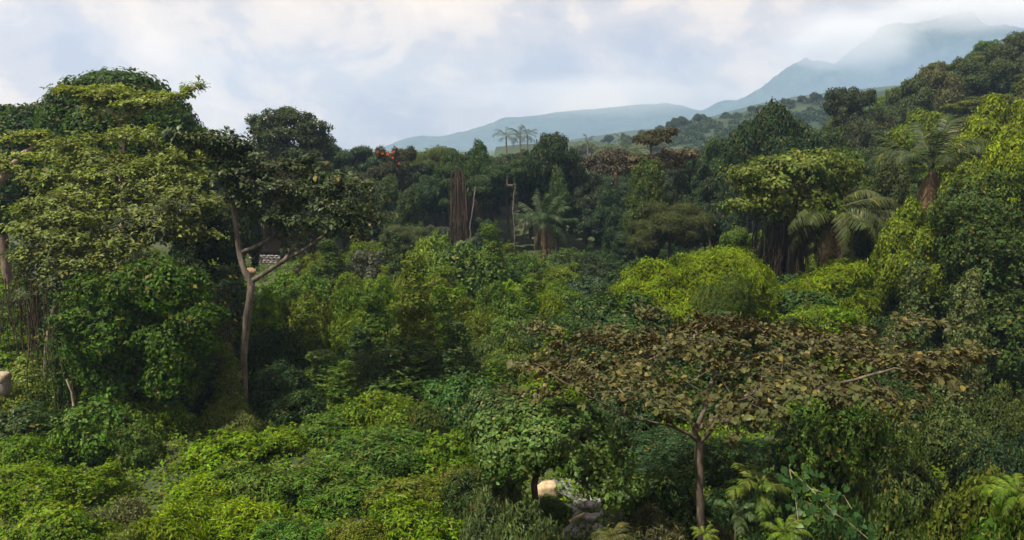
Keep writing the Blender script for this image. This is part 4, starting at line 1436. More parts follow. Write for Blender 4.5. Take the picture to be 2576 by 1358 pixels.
# ================================================================ SHRUBS AND SMALL TREES (measured one by one)
for a in [
    # kind, px, top row, width px, distance, colour, label
    ('broad', 232, 992, 210, 27.5, (.062, .112, .018), 'tall bright shrub with long upright shoots in front of the dark left trees'),
    ('broad', 335, 1062, 120, 27, (.058, .104, .020), 'rounded bright shrub against the right shoulder of the tall shooting shrub'),
    ('vine', 55, 1085, 190, 26, MID, 'low green shrub at the left edge below the hanging vine column'),
    ('vine', 80, 1165, 260, 23.5, GRN, 'wide creeper-covered mound at the left edge beneath the tall shooting shrub'),
    ('broad', 120, 1275, 230, 21, GRN, 'leafy mound in the bottom left corner'),
    ('rosette', 225, 1285, 120, 21.2, (.105, .125, .055), 'pale whitish-leaved plant near the bottom left corner'),
    ('rosette', 300, 1255, 110, 21.8, (.115, .120, .050), 'pale yellowish-leaved plant right of the whitish one'),
    ('lance', 430, 1268, 210, 20.6, LIME, 'bright lime-green narrow-leaved shrub on the bottom edge below the left slope'),
    ('lance', 330, 1325, 160, 19.8, (.085, .110, .022), 'olive narrow-leaved shrub cut by the bottom edge left of the lime shrub'),
    ('broad', 565, 1092, 190, 27, GRN, 'round green shrub in front of the bare base of the dark forked tree'),
    ('broad', 705, 1072, 150, 28.5, GRN, 'green shrub just right of the foot of the dark forked tree'),
    ('lance', 520, 1195, 170, 23.8, LIME, 'lime-green shrub on the creeper slope between two larger shrubs'),
    ('lance', 640, 1168, 210, 24, (.070, .118, .018), 'spreading yellow-green shrub below the foot of the dark forked tree'),
    ('lance', 850, 1165, 250, 24.2, (.058, .112, .016), 'large round narrow-leaved shrub in the lower middle'),
    ('lance', 955, 1085, 230, 26.6, (.055, .108, .018), 'spreading crowned shrub behind the large round one in the lower middle'),
    ('broad', 835, 1036, 150, 29.4, (.055, .105, .014), 'bright rounded shrub at the lower edge of the dark hanging thicket'),
    ('lance', 610, 1262, 200, 21.6, LIME, 'bushy lime-green shrub third from the left along the bottom'),
    ('lance', 735, 1308, 190, 20.3, (.060, .130, .020), 'fresh green dome-shaped shrub cut by the bottom edge at left centre'),
    ('vine', 1055, 1195, 230, 23, OLV, 'olive creeper mound left of the dark shaded pocket at bottom centre'),
    ('lance', 1035, 1262, 230, 21.2, GRN, 'drooping narrow-leaved shrub at bottom centre'),
    ('vine', 900, 1300, 170, 20.6, OLV, 'olive tangled shrub on the bottom edge at centre left'),
    ('vine', 1150, 1175, 150, 24, (.075, .092, .018), 'yellowish creeper mound left of the grey-green tree'),
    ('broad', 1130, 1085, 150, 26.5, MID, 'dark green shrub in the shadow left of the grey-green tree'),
    ('rosette', 1255, 1178, 140, 20.4, (.085, .115, .042), 'spiky-leaved grey-green plant below the left side of the grey-green tree'),
    ('rosette', 1310, 1262, 150, 19.2, (.075, .110, .036), 'large spiky rosette plant at the foot of the grey-green tree'),
    ('vine', 1385, 1252, 110, 22.4, (.046, .074, .016), 'low tangled shrub in front of the cream boulder'),
    ('rosette', 1235, 1255, 120, 20, (.060, .090, .034), 'dark spiky rosette plant left of the large one'),
    ('rosette', 1370, 1325, 120, 18.2, (.070, .100, .036), 'spiky plant cut by the bottom edge near the stream bed'),
    ('vine', 560, 990, 130, 31, (.100, .130, .026), 'sunlit pale creeper shelf left of the bare trunk base'),
    ('tower', 566, 868, 70, 31.6, (.085, .118, .030), 'thin sunlit creeper column just left of the bare trunk'),
    ('vine', 600, 1035, 100, 29.6, (.085, .105, .030), 'pale creeper clump wrapped round the foot of the bare trunk'),
    # middle distance, behind the bare trunk
    ('vine', 745, 668, 210, 50, (.066, .118, .016), 'bright green creeper mound right of the fork on the lawn'),
    ('tower', 828, 606, 92, 58, (.044, .074, .012), 'tall cone-shaped vine-covered shrub at the edge of the lawn'),
    ('vine', 890, 690, 130, 47, MID, 'dark green mound below the cone-shaped shrub'),
    ('vine', 965, 702, 120, 47.5, MID, 'dark green mound right of the one below the cone-shaped shrub'),
    ('gloss', 925, 615, 130, 61, (.050, .062, .034), 'silver-leaved dark shrub between the cone shrub and the bright broad-leaved one'),
    ('vine', 905, 592, 80, 65, GRN, 'small green shrub behind the silver-leaved one'),
    ('tower', 990, 588, 62, 62, (.034, .058, .016), 'dark vine-covered pillar left of the bright broad-leaved shrub'),
    ('rosette', 1085, 592, 120, 62, (.135, .190, .030), 'bright lime broad-leaved shrub standing out in the middle of the thicket'),
    ('rosette', 1040, 672, 90, 50, (.110, .155, .030), 'bright broad-leaved plant just above the vine column'),
    ('tower', 1045, 645, 112, 37.5, (.078, .118, .016), 'tall leaf-covered vine column in the middle of the thicket'),
    ('tower', 1010, 862, 190, 34.5, (.036, .068, .012), 'broad dark vine-covered foot left of the tall vine column'),
    ('tower', 1110, 720, 90, 42, (.062, .112, .012), 'short vine pillar close right of the tall vine column'),
    ('tower', 930, 745, 90, 41, (.052, .096, .012), 'vine-draped pillar left of the tall vine column'),
    ('tower', 760, 760, 80, 40, (.070, .110, .014), 'vine-draped pillar between the bare trunk and the sunlit drooping shrub'),
    ('tower', 1255, 905, 100, 34, (.058, .104, .012), 'vine pillar standing left of the brown umbrella crown'),
    ('tower', 870, 905, 90, 33.5, (.064, .106, .014), 'vine pillar left of the foot of the tall vine column'),
    ('gloss', 1180, 588, 180, 58, (.055, .100, .015), 'large rounded bright shrub right of the broad-leaved one'),
    ('tower', 1236, 570, 74, 57, (.066, .112, .016), 'pointed vine spire behind the large rounded shrub'),
    ('vine', 1305, 622, 120, 62, (.040, .080, .014), 'rounded shrub beneath the slim pale trunk'),
    ('vine', 1405, 630, 170, 66, (.030, .058, .016), 'dark rounded shrub in front of the central palm'),
    ('vine', 1510, 632, 150, 68, TEAL, 'dark bluish-green shrub right of the central palm'),
    ('tower', 1330, 700, 74, 48, (.062, .115, .014), 'bright vine-covered pillar at the centre of the thicket'),
    ('tower', 1440, 738, 84, 46, (.066, .115, .016), 'short bright vine pillar right of the taller one'),
    ('vine', 1385, 732, 70, 47, LIME, 'small lime shrub between the two bright vine pillars'),
    ('vine', 1250, 705, 110, 50, (.058, .108, .014), 'bright shrub left of the vine pillar at the centre'),
    ('vine', 1290, 768, 160, 43, (.064, .110, .018), 'bright tangled mound below the central vine pillar'),
    ('vine', 1190, 772, 150, 43, OLV, 'olive mound right of the tall vine column'),
    ('broad', 700, 735, 150, 43.5, GRN, 'leafy shrub right of the upper bare trunk'),
    ('vine', 770, 738, 130, 43, OLV, 'olive shrub behind and right of the bare trunk'),
    ('vine', 690, 805, 130, 38, DRK, 'dark vine wall right of the middle of the bare trunk'),
    ('lance', 880, 785, 150, 41, (.082, .135, .014), 'sunlit yellow-green drooping shrub left of the vine column'),
    ('vine', 960, 772, 130, 43, (.044, .088, .014), 'rounded green shrub behind the drooping sunlit one'),
    ('tower', 805, 885, 120, 34.5, (.066, .108, .020), 'pale-leaved climbing shrub left of centre'),
    ('vine', 905, 880, 140, 36, (.048, .076, .022), 'greyish-green shrub in the thicket left of the vine column foot'),
    ('vine', 1120, 865, 170, 37, (.056, .102, .014), 'green mound right of the vine column foot'),
    ('gloss', 1160, 925, 180, 31.5, (.034, .082, .016), 'glossy dark green shrub in the middle of the thicket'),
    ('gloss', 1250, 965, 190, 29, (.050, .084, .024), 'greyish glossy shrub left of the brown umbrella crown'),
    ('vine', 1290, 855, 150, 37.5, (.070, .105, .020), 'yellowish-green mound left of the brown umbrella crown'),
    ('vine', 1225, 835, 110, 39, (.050, .085, .020), 'green mound between the vine column and the brown umbrella crown'),
    ('lance', 1070, 1010, 130, 29.5, (.060, .092, .018), 'leafy shrub hanging over the shaded hollow at lower centre'),
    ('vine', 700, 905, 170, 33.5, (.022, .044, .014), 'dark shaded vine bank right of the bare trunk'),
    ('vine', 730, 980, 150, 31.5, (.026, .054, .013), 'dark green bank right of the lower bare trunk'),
    ('vine', 1470, 790, 130, 42, (.070, .120, .024), 'pale broad-leaved creeper mound above the left end of the brown crown'),
    # right
    ('tower', 2330, 668, 110, 33, (.066, .090, .032), 'left vine tower at the foot of the right-hand forest wall'),
    ('tower', 2425, 690, 110, 32, (.072, .094, .036), 'right vine tower with pale leaf tips at the foot of the right-hand forest wall'),
    ('vine', 2260, 760, 120, 36, (.040, .060, .022), 'dark mound left of the two vine towers'),
    ('vine', 2110, 985, 260, 25.5, (.052, .095, .016), 'bright green creeper mound under the right end of the brown crown'),
    ('vine', 2240, 1010, 180, 25.5, (.064, .092, .022), 'yellowish creeper mound right of the brown crown limb'),
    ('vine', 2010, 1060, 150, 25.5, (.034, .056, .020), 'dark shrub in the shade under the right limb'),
    ('vine', 2400, 1000, 200, 27, (.046, .068, .020), 'dull green mound below the vine towers'),
    ('vine', 2530, 960, 140, 29, (.050, .072, .020), 'dull green mound at the right edge below the forest wall'),
    ('vine', 2490, 1075, 190, 22.5, (.024, .050, .020), 'dark bluish shrub near the right edge'),
    ('vine', 2270, 1130, 260, 20.8, (.044, .070, .020), 'wide dull creeper mound in the lower right'),
    ('vine', 2440, 1165, 260, 18, (.058, .080, .012), 'wide yellow-green creeper mound in the lower right corner'),
    ('vine', 2280, 1235, 220, 16.5, (.050, .078, .018), 'creeper mound low on the right near the bottom edge'),
    ('broad', 2480, 1290, 260, 14.2, (.040, .082, .010), 'dark lush plant filling the bottom right corner'),
    ('vine', 2560, 1262, 200, 14.9, (.060, .092, .012), 'bright creeper hump under the fern at the right edge'),
    ('vine', 2180, 1185, 130, 19, (.060, .092, .024), 'leaf-covered hump behind the heart-leaved climber'),
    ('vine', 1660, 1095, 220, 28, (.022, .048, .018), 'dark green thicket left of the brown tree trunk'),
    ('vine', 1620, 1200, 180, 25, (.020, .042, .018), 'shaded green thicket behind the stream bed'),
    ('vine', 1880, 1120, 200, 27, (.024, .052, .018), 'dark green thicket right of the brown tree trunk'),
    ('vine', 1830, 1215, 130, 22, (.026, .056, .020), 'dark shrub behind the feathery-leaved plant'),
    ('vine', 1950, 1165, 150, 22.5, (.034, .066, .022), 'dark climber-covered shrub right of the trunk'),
    ('lance', 1640, 1290, 190, 19.6, (.062, .068, .030), 'brownish grassy clump left of the brown tree trunk foot'),
    ('lance', 1560, 1320, 150, 19, (.058, .070, .028), 'olive grassy clump at the bottom edge near the stream'),
    ('vine', 1830, 1318, 120, 18.6, (.052, .050, .024), 'brownish low shrub right of the brown tree trunk foot'),
]:
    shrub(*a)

# ================================================================ FOREST TREES (measured one by one)
BR_RED = (.055, .036, .024)
for a in [  # back tree line: cloud shade is put into the dark leaf colours
    ('layer', 900, 345, 118, 95, (.034, .062, .030), 'layered flat-topped tree on the skyline left of the red-flowering tree'),
    ('open', 985, 368, 110, 90, (.050, .054, .026), 'brownish tree with red blossoms on the forest skyline'),
    ('feather', 1085, 352, 95, 100, (.070, .090, .030), 'light green feathery tree on the skyline right of the red-flowering tree'),
    ('round', 1135, 372, 100, 91, (.036, .066, .016), 'rounded green tree on the skyline above the root curtain'),
    ('drape', 1205, 352, 110, 94, (.034, .070, .018), 'bright green upright tree on the central skyline'),
    ('layer', 1165, 412, 140, 85, (.028, .052, .020), 'tall dark tree on the root-wrapped trunk'),
    ('layer', 1280, 378, 140, 87, (.028, .054, .022), 'tall dark green tree above the slim pale trunk'),
    ('round', 1402, 322, 135, 84, (.024, .042, .018), 'tallest dark tree on the central skyline with a ragged top'),
    ('drape', 1402, 420, 96, 77, (.038, .066, .020), 'cone-shaped vine-draped tree in front of the tallest dark one'),
    ('round', 1335, 372, 95, 96, (.034, .056, .020), 'dull green tree left of the tallest dark one'),
    ('drape', 1630, 412, 150, 64, (.048, .074, .016), 'tall vine-draped tree with a yellow-green top right of centre'),
    ('feather', 1690, 488, 190, 61, (.052, .064, .022), 'spreading olive feathery tree in front of the yellow-topped one'),
    ('round', 1590, 560, 130, 66, (.022, .042, .018), 'dark round tree at the foot of the yellow-topped tree'),
    ('round', 1760, 392, 130, 76, (.030, .052, .022), 'dark tree right of the dry brown-leaved one'),
    ('round', 1800, 345, 130, 88, (.034, .064, .020), 'green tree behind and left of the round dark dome'),
    ('drape', 1835, 440, 110, 66, (.020, .038, .018), 'dark vine-hung tree below the round dark dome'),
    ('round', 1790, 500, 140, 64, (.020, .038, .018), 'dark tree in the shade left of the vine shelves'),
    ('round', 835, 395, 130, 86, (.044, .066, .018), 'rounded olive-green tree right of the tall open-crowned one'),
    ('drape', 885, 442, 130, 76, (.044, .060, .020), 'vine-draped tree behind the tip of the dark forked tree'),
    ('drape', 975, 448, 105, 77, (.044, .068, .024), 'vine-draped tree with a light green shoulder below the red blossoms'),
    ('round', 945, 405, 110, 84, (.040, .048, .026), 'brownish round tree below the red blossoms'),
    ('drape', 1030, 478, 100, 72, (.036, .060, .022), 'grey-green tree in front of the dark root curtain'),
    ('feather', 1015, 552, 110, 68, (.062, .082, .036), 'small pale feathery tree in front of the blue rail fence'),
    ('open', 1095, 566, 90, 70, (.060, .072, .046), 'small grey-leaved tree right of the pale feathery one'),
    ('round', 1085, 432, 110, 88, (.028, .054, .024), 'dark green tree left of the root-wrapped trunk'),
    ('layer', 1240, 430, 100, 92, (.026, .050, .022), 'dark tree behind the slim pale trunk'),
    ('round', 1480, 430, 120, 84, (.036, .050, .026), 'dull brownish-green tree right of the tallest dark one'),
    ('round', 1480, 520, 130, 78, (.024, .044, .022), 'dark bluish tree between the palm and the yellow-topped tree'),
    ('drape', 1535, 480, 110, 76, (.026, .050, .022), 'dark vine-draped tree right of the palm'),
    ('open', 1230, 545, 80, 68, (.030, .054, .030), 'small dark bluish tree beside the pointed vine spire'),
    ('round', 650, 430, 140, 78, (.034, .048, .018), 'shaded tree behind the left limb of the dark forked tree'),
    ('drape', 590, 440, 120, 60, (.018, .032, .012), 'dark tree behind the upper left limb of the forked tree'),
    ('drape', 780, 480, 140, 72, (.034, .052, .018), 'vine-draped tree behind the dark forked crown'),
    ('open', 2133, 220, 85, 102, (.032, .046, .020), 'dark open tree on the skyline right of the round dark dome'),
    ('round', 2190, 268, 130, 96, (.040, .054, .020), 'dull green tree on the slope right of the dark skyline tree'),
    ('round', 2290, 184, 76, 104, (.046, .066, .026), 'small two-headed green tree on the skyline of the right slope'),
    ('round', 2370, 150, 130, 108, (.075, .080, .032), 'tan-green dome tree on the skyline of the right slope'),
    ('round', 2470, 118, 130, 112, (.044, .064, .022), 'green tree on the upper skyline of the right slope'),
    ('round', 2555, 80, 120, 116, (.052, .068, .024), 'highest tree on the right slope at the right edge'),
    ('drape', 2090, 330, 130, 78, (.034, .056, .018), 'green tree on the slope below the dark skyline tree'),
    ('round', 2130, 372, 130, 58, (.052, .090, .018), 'bright green tree behind the vine shelves and palm'),
    ('round', 2225, 330, 160, 84, (.036, .054, .020), 'dark olive tree in the middle of the right slope'),
    ('round', 2320, 275, 180, 74, (.095, .130, .016), 'yellow-green tree in the middle of the right slope'),
    ('round', 2520, 240, 190, 58, (.125, .165, .015), 'bright yellow-green tree at the right edge of the slope'),
    ('round', 2450, 330, 150, 56, (.105, .140, .016), 'yellow-green crown behind the tall arching palm'),
    ('drape', 2540, 370, 190, 42, (.135, .175, .016), 'bright vine-covered tree at the right edge below the slope'),
    ('drape', 2430, 420, 150, 41, (.095, .130, .016), 'vine-covered tree right of the tall arching palm'),
    ('round', 2310, 500, 130, 40, (.095, .130, .016), 'tree with bright flat sprays left of the right-hand forest wall'),
    ('drape', 2240, 420, 120, 47, (.044, .060, .022), 'dark tree between the two palms on the right'),
    ('drape', 2330, 560, 140, 43, (.026, .046, .018), 'dark vine-hung tree below the bright flat sprays'),
    ('drape', 2230, 560, 120, 50, (.014, .026, .012), 'shadowy tree right of the big palm'),  # the shadowy trees here carry their shade in the leaf colour
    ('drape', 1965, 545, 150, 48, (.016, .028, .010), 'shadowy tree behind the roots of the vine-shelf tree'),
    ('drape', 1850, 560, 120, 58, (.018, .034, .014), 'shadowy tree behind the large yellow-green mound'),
    ('open', 1865, 570, 90, 50, (.066, .105, .020), 'small bright sapling above the large yellow-green mound'),
]:
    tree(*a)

# the ivy-hung wall of trees at the right edge
lump_tree('tree', 'huge ivy-smothered tree forming a dark wall at the right edge', [(2480, 560, 100, 110, 37), (2550, 700, 70, 150, 36), (2440, 640, 60, 100, 36.6), (2520, 860, 80, 120, 35), (2470, 780, 60, 100, 35.6), (2590, 900, 60, 140, 34.4), (2590, 560, 60, 110, 36.4), (2410, 520, 50, 60, 38)],
          37, 2540, OVAL, .18, 36, 5, .7, M_LEAF, (.034, .058, .014), trunk=.4, lump=.38)

lump_tree('tree', 'tall broad open-crowned tree on the skyline behind the dark forked tree',
          [(685, 300, 40, 20, 82), (740, 296, 48, 16, 82), (792, 318, 34, 14, 81), (655, 318, 26, 20, 82), (715, 338, 70, 18, 82), (785, 352, 46, 14, 81.4), (690, 376, 60, 22, 82), (636, 300, 14, 9, 82), (812, 342, 16, 12, 81.4), (765, 386, 60, 20, 81.6), (720, 280, 24, 10, 82.4), (670, 350, 34, 20, 81.6), (760, 330, 30, 12, 82.6), (820, 380, 20, 14, 82)],
          82, 690, OVAL, .26, 20, 5, .5, M_LEAF, (.040, .058, .020), trunk=.55, bark=(.12, .075, .055), lump=.22)
lump_tree('tree', 'dark flat umbrella tree standing alone on the right of the skyline', [(1628, 346, 30, 6, 74), (1662, 336, 30, 8, 74.4), (1608, 351, 14, 5, 73.6), (1688, 328, 16, 7, 74.2), (1645, 338, 24, 7, 75), (1636, 353, 26, 5, 73.2), (1672, 348, 14, 5, 73.2)],
          74, 1652, OVAL, .26, 26, 4, .6, M_LEAF, (.044, .042, .020), trunk=.11, bark=(.13, .105, .09), lump=.22)
lump_tree('tree', 'dry brown-leaved tree below the dark umbrella tree', [(1640, 402, 44, 10, 76), (1690, 388, 36, 12, 76.4), (1610, 400, 26, 7, 75.6), (1730, 385, 22, 9, 76), (1665, 412, 30, 10, 75), (1700, 402, 26, 8, 75.4)],
          76, 1680, OVAL, .28, 22, 4, .6, M_RUST, (.085, .072, .040), trunk=.11, lump=.22)
lump_tree('tree', 'reddish-brown thin-leaved tree in the middle of the forest', [(1510, 402, 44, 12, 86), (1560, 400, 50, 14, 86), (1545, 385, 34, 10, 87), (1600, 420, 36, 10, 85), (1480, 412, 30, 8, 86), (1540, 425, 50, 12, 85)],
          86, 1545, OVAL, .28, 12, 4, .5, M_LEAF, (.044, .037, .024), trunk=.25, bark=(.2, .14, .11), lump=.22)
# red blossoms of the flowering tree
for i, (a, b) in enumerate([(948, 382), (962, 386), (975, 387), (986, 384), (990, 382), (988, 398), (1002, 412), (822, 412)]):
    Y = 84.5 if a > 900 else 80
    p = at(a, b, Y)
    m = MB()
    u = nz(R.normal(0, 1, (9, 3)))
    clusters(m, OVAL, u * .05, u, 3, .15, .1, .5, jit=.02)
    o = link('blossom', m.mesh('blossom', [M_PETAL]), None, p, color=(.50, .07, .02))
    tag(o, 'red blossom cluster on the brownish tree at the forest skyline' if a > 900 else 'lone red blossom cluster left of the flowering tree', 'blossom', 'red blossom clusters' if a > 900 else None)

# ================================================================ FERNS AND BIG LEAVES CLOSE TO THE CAMERA
def fern(label, px, py, Y, n, L_, col, lean=.5, name='fern', meshes=None, cat='fern', el=(.1, .9)):
    p = at(px, py, Y)
    z = min(p[2], 30)
    root = thing(name, label, cat, (p[0], Y, z))
    for i in range(n):
        s = L_ / 3.6 * random.uniform(.75, 1.15)
        o = link('frond', (meshes or FR)[i % len(meshes or FR)], root, scale=(s, s * 1.05, s), color=jitter(col, .15))
        o.rotation_euler = (random.uniform(-.3, .3), -random.uniform(*el) + .3, i * 2.4 + random.uniform(-.4, .4))
    m = MB()
    P, par, _ = skeleton([[np.array([0, 0, g1(p[0], Y) - z - .2]), np.array([.03, 0, 0])]], [], step=.3)
    tubes(m, P, par, .04, .02)
    link('stem', m.mesh('fern_stem', [M_BARK]), root, color=(.14, .12, .06))
    return root


FF = [frond_mesh('fern_frond', 550 + i, 3.6, a, 40, .75, M_LEAF, s, lw=1.5) for i, (a, s) in enumerate([(1.2, .8), (.8, 1.0), (.5, .9)])]
FP = [frond_mesh('pinnate_leaf', 540 + i, 3.6, a, 12, 1.0, M_FROND, s, lw=3.6) for i, (a, s) in enumerate([(.9, .6), (.5, .7)])]
for me_ in FP:
    me_.materials[0] = M_LEAF
fern('bright shrub with long feathery leaves right of the brown tree trunk', 1905, 1232, 17.2, 16, .95, (.060, .090, .016), name='pinnate_shrub', meshes=FP, cat='shrub')
fern('darker feathery-leaved shrub below the bright feathery one', 1850, 1290, 17.4, 12, .9, (.040, .066, .024), name='pinnate_shrub', meshes=FP, cat='shrub')
fern('bright green fern at the bottom edge left of the heart-leaved climber', 1975, 1345, 12.6, 26, .50, (.054, .090, .011), meshes=FF)
fern('bright fern with arching fronds at the right edge of the lower corner', 2560, 1250, 14.9, 30, .80, (.064, .100, .012), meshes=FF)
fern('small bright fern at the foot of the brown tree trunk', 1772, 1345, 16.5, 14, .4, (.080, .105, .016), meshes=FF)
fern('low olive fern on the bottom edge left of the brown tree trunk', 1540, 1352, 16.5, 24, .6, (.050, .056, .018), meshes=FF)

# climber with large heart-shaped leaves
HEART = (np.array([[0, .06, 0], [.22, -.10, .03], [.46, .10, .05], [.44, .42, .03], [.22, .76, -.02], [0, 1, -.12], [-.22, .76, -.02], [-.44, .42, .03], [-.46, .10, .05], [-.22, -.10, .03], [0, .40, -.02], [0, .72, -.05]]),
         np.array([[0, 1, 10], [1, 2, 10], [2, 3, 10], [3, 11, 10], [3, 4, 11], [4, 5, 11], [5, 6, 11], [6, 7, 11], [7, 10, 11], [7, 8, 10], [8, 9, 10], [9, 0, 10]]))
mb = MB()
mb.add(HEART[0], HEART[1], 0, True)
heart = mb.mesh('heart_leaf', [M_GLOSS])
b5 = at(2060, 1300, 13.6)
cl = thing('climber', 'dark climber with large heart-shaped leaves at the lower right', 'climbing plant', b5)
paths = [[at(1985, 1180, 14.2), at(2040, 1230, 13.9), at(2100, 1290, 13.6), at(2190, 1358, 13.2)], [at(1985, 1180, 14.2), at(2000, 1260, 13.8), at(2010, 1330, 13.4), at(2020, 1400, 13.2)], [at(2040, 1230, 13.9), at(2120, 1250, 13.9), at(2160, 1300, 13.6)]]
P, par, _ = skeleton([[p - b5 for p in q_] for q_ in paths], [], step=.2)
m = MB()
tubes(m, P, par, .02, .01)
link('stem', m.mesh('climber_stem', [M_BARK]), cl, color=(.12, .12, .06))
for i in range(130):
    q_ = P[R.integers(len(P))] + R.normal(0, .16, 3) + np.array([0, -.1, 0])
    d = nz(np.array([R.normal(0, .8), -abs(R.normal(.3, .3)), -abs(R.normal(.8, .4))]))
    f = R.uniform(.7, 1.4)
    c = (.022 * f, .048 * f, .014 * f) if R.random() > .15 else (.055 * f, .095 * f, .014)
    leaf_obj(heart, cl, q_, d, nz(np.array([R.normal(0, .4), -.7, .6])), R.uniform(.09, .16), c)
sup = shrub('vine', 2080, 1235, 200, 15.0, (.030, .058, .020), 'dark creeper hump carrying the heart-leaved climber')

# ================================================================ FAR TREES
FAR = (.030, .052, .020)
q = [(1290, 340, 'left'), (1322, 336, 'middle'), (1304, 342, 'right')]
for (a, b, Y, l) in [(1273, 343, 190, 'leftmost of the three palms rising above the forest skyline'), (1308, 341, 195, 'middle one of the three palms rising above the forest skyline'), (1326, 340, 200, 'rightmost of the three palms rising above the forest skyline'),
                     (1478, 362, 210, 'palm in the pale clearing beyond the forest right of the tallest tree'), (1580, 378, 190, 'palm at the right end of the pale clearing'), (1562, 350, 260, 'small palm on the far side of the clearing')]:
    p = at(a, b, Y)
    palm(l, p[0], Y, p[2] - g1(p[0], Y), 4.0, 13, (.040, .062, .028), 0, 'far palms beyond the forest', FS, .25, elev=(-.3, 1.1))
far_zone = [('small far tree in the pale clearing beyond the forest', 'trees in the far clearing', (1452, 1650), (205, 330), (.095, .115, .045), 26),
            ('far tree closing the view behind the central forest line', 'trees behind the forest line', (800, 1420), (115, 170), (.040, .062, .026), 34)]
for l, gname, (pa, pb), (ya, yb), col, n in far_zone:
    for i in range(n):
        a, Y = random.uniform(pa, pb), random.uniform(ya, yb)
        x = (a - CX) / FPX * Y
        tree('far', a, 0, random.uniform(3.5, 6.5) if Y > 180 else random.uniform(7, 10), Y, jitter(col, .3), l, gname, x=x, h=random.uniform(3, 6) if Y > 180 else random.uniform(8, 10.5))
hp = np.array([(1490, 352), (1540, 362), (1580, 352), (1640, 335), (1700, 312), (1760, 300), (1860, 290), (1960, 262), (2100, 240)], float)
for i in range(46):
    a = random.uniform(1495, 2100)
    row_ = np.interp(a, hp[:, 0], hp[:, 1])
    Y = 430 + random.uniform(-22, 6)
    p = at(a, row_, 430)
    x = p[0]
    hh = random.uniform(3, 6.5)
    root = thing('tree', 'tiny dark tree along the crest of the far green hillside', 'tree', (x, Y, p[2] - 2.2), 'trees along the far hill crest')
    pr = PT['far'][i % 3]
    s = hh / pr['h'] * random.uniform(.8, 1.1)
    link('trunk', pr['tr'], root, scale=(s, s, hh / pr['h']), color=(.1, .08, .06))
    link('crown', pr['cr'], root, scale=(s, s, hh / pr['h']), color=jitter((.030, .048, .020), .2))
m = MB()
SP, SN = [], []
for i in range(420):
    a = random.uniform(1560, 2090)
    row_ = np.interp(a, hp[:, 0], hp[:, 1])
    t = random.uniform(.03, .9)
    Y = 430 - 150 * t
    x = (a - CX) / FPX * Y
    z = 4 + (np.interp(x, *ridge_profile(hp, 430)) - 4) * (float(sst(0, 1, 1 - t)) * .55 + .45 * (1 - t))
    u = nz(R.normal(0, 1, (40, 3)))
    SP.append(np.array([x, Y, z + .3]) + u * np.array([1, 1, .6]) * random.uniform(.6, 2.2) * np.array([random.uniform(.8, 2), 1, 1]))
    SN.append(u)
clusters(m, OVAL, np.concatenate(SP), np.concatenate(SN), 4, 1.0, .3, .4, jit=.3)
tag(link('scrub', m.mesh('scrub', [M_LEAF]), color=(.026, .046, .018)), 'dark bushes dotted over the far green hillside', None, None, 'stuff')

# trees that fill the right slope
taken = [np.array(t[0].location[:2]) for t in THINGS if t[0].type == 'EMPTY']
SLOPE = [('dark green tree in the mass of the right-hand slope', (.044, .072, .018)), ('olive tree in the mass of the right-hand slope', (.080, .098, .018)), ('fresh green tree in the mass of the right-hand slope', (.072, .115, .014)), ('dull brown-green tree in the mass of the right-hand slope', (.066, .070, .024))]
n = 0
for _ in range(2500):
    Y = random.uniform(56, 150)
    a = random.uniform(2000, 2680)
    x = (a - CX) / FPX * Y
    if any((x - t[0]) ** 2 + (Y - t[1]) ** 2 < 36 for t in taken) or x < 30:
        continue
    if Y < 80 and a < 2130:
        continue
    taken.append(np.array([x, Y]))
    l, col = SLOPE[random.randrange(4)]
    tree(random.choice(['round', 'round', 'drape', 'layer']), a, 0, random.uniform(7, 10), Y, jitter(col, .15), l, 'trees massed on the right-hand slope', x=x, h=random.uniform(7, 9.5))
    n += 1
    if n > 75:
        break
# trees deep in the central forest; cloud shade is put into their leaf colour
n = 0
for _ in range(2500):
    Y = random.uniform(86, 112)
    a = random.uniform(430, 2000)
    x = (a - CX) / FPX * Y
    if any((x - t[0]) ** 2 + (Y - t[1]) ** 2 < 25 for t in taken):
        continue
    taken.append(np.array([x, Y]))
    hh = random.uniform(10.3, 12.6)
    if 1440 < a < 1700:
        hh = random.uniform(7.5, 9.5)
    tree(random.choice(['round', 'drape', 'layer', 'drape']), a, 0, random.uniform(6.5, 9), Y, jitter((.026, .044, .020), .25), 'shade-darkened tree deep in the forest across the middle', 'trees deep in the central forest', x=x, h=hh)
    n += 1
    if n > 48:
        break

# ================================================================ THICKET FILL
spots = [(o.location[0], o.location[1]) for o in bpy.data.objects if o.type == 'MESH' and o.parent is None and o.name.startswith('shrub')]
LANDM = [('the bare trunk of the forked tree', 620, 950), ('the vine column', 1045, 800), ('the large yellow-green mound', 1760, 740), ('the pointed yellow-green mound', 2130, 730), ('the brown umbrella crown', 1860, 920), ('the grey-green tree', 1400, 1130),
         ('the tall shooting shrub', 232, 1080), ('the stone wall', 668, 660), ('the central palm', 1370, 580), ('the two vine towers', 2380, 800), ('the bright broad-leaved shrub', 1085, 610), ('the brown tree trunk', 1760, 1250), ('the lime shrub at the bottom', 430, 1300), ('the heart-leaved climber', 2080, 1290)]
fills = []
KC = [('vine', 'creeper-covered'), ('vine', 'creeper-covered'), ('tower', 'vine-draped upright'), ('broad', 'broad-leaved'), ('lance', 'narrow-leaved'), ('gloss', 'glossy-leaved')]
CC = [('bright green', GRN), ('mid green', (.070, .122, .011)), ('olive', OLV), ('dark green', (.030, .056, .014)), ('yellowish', (.090, .125, .012))]
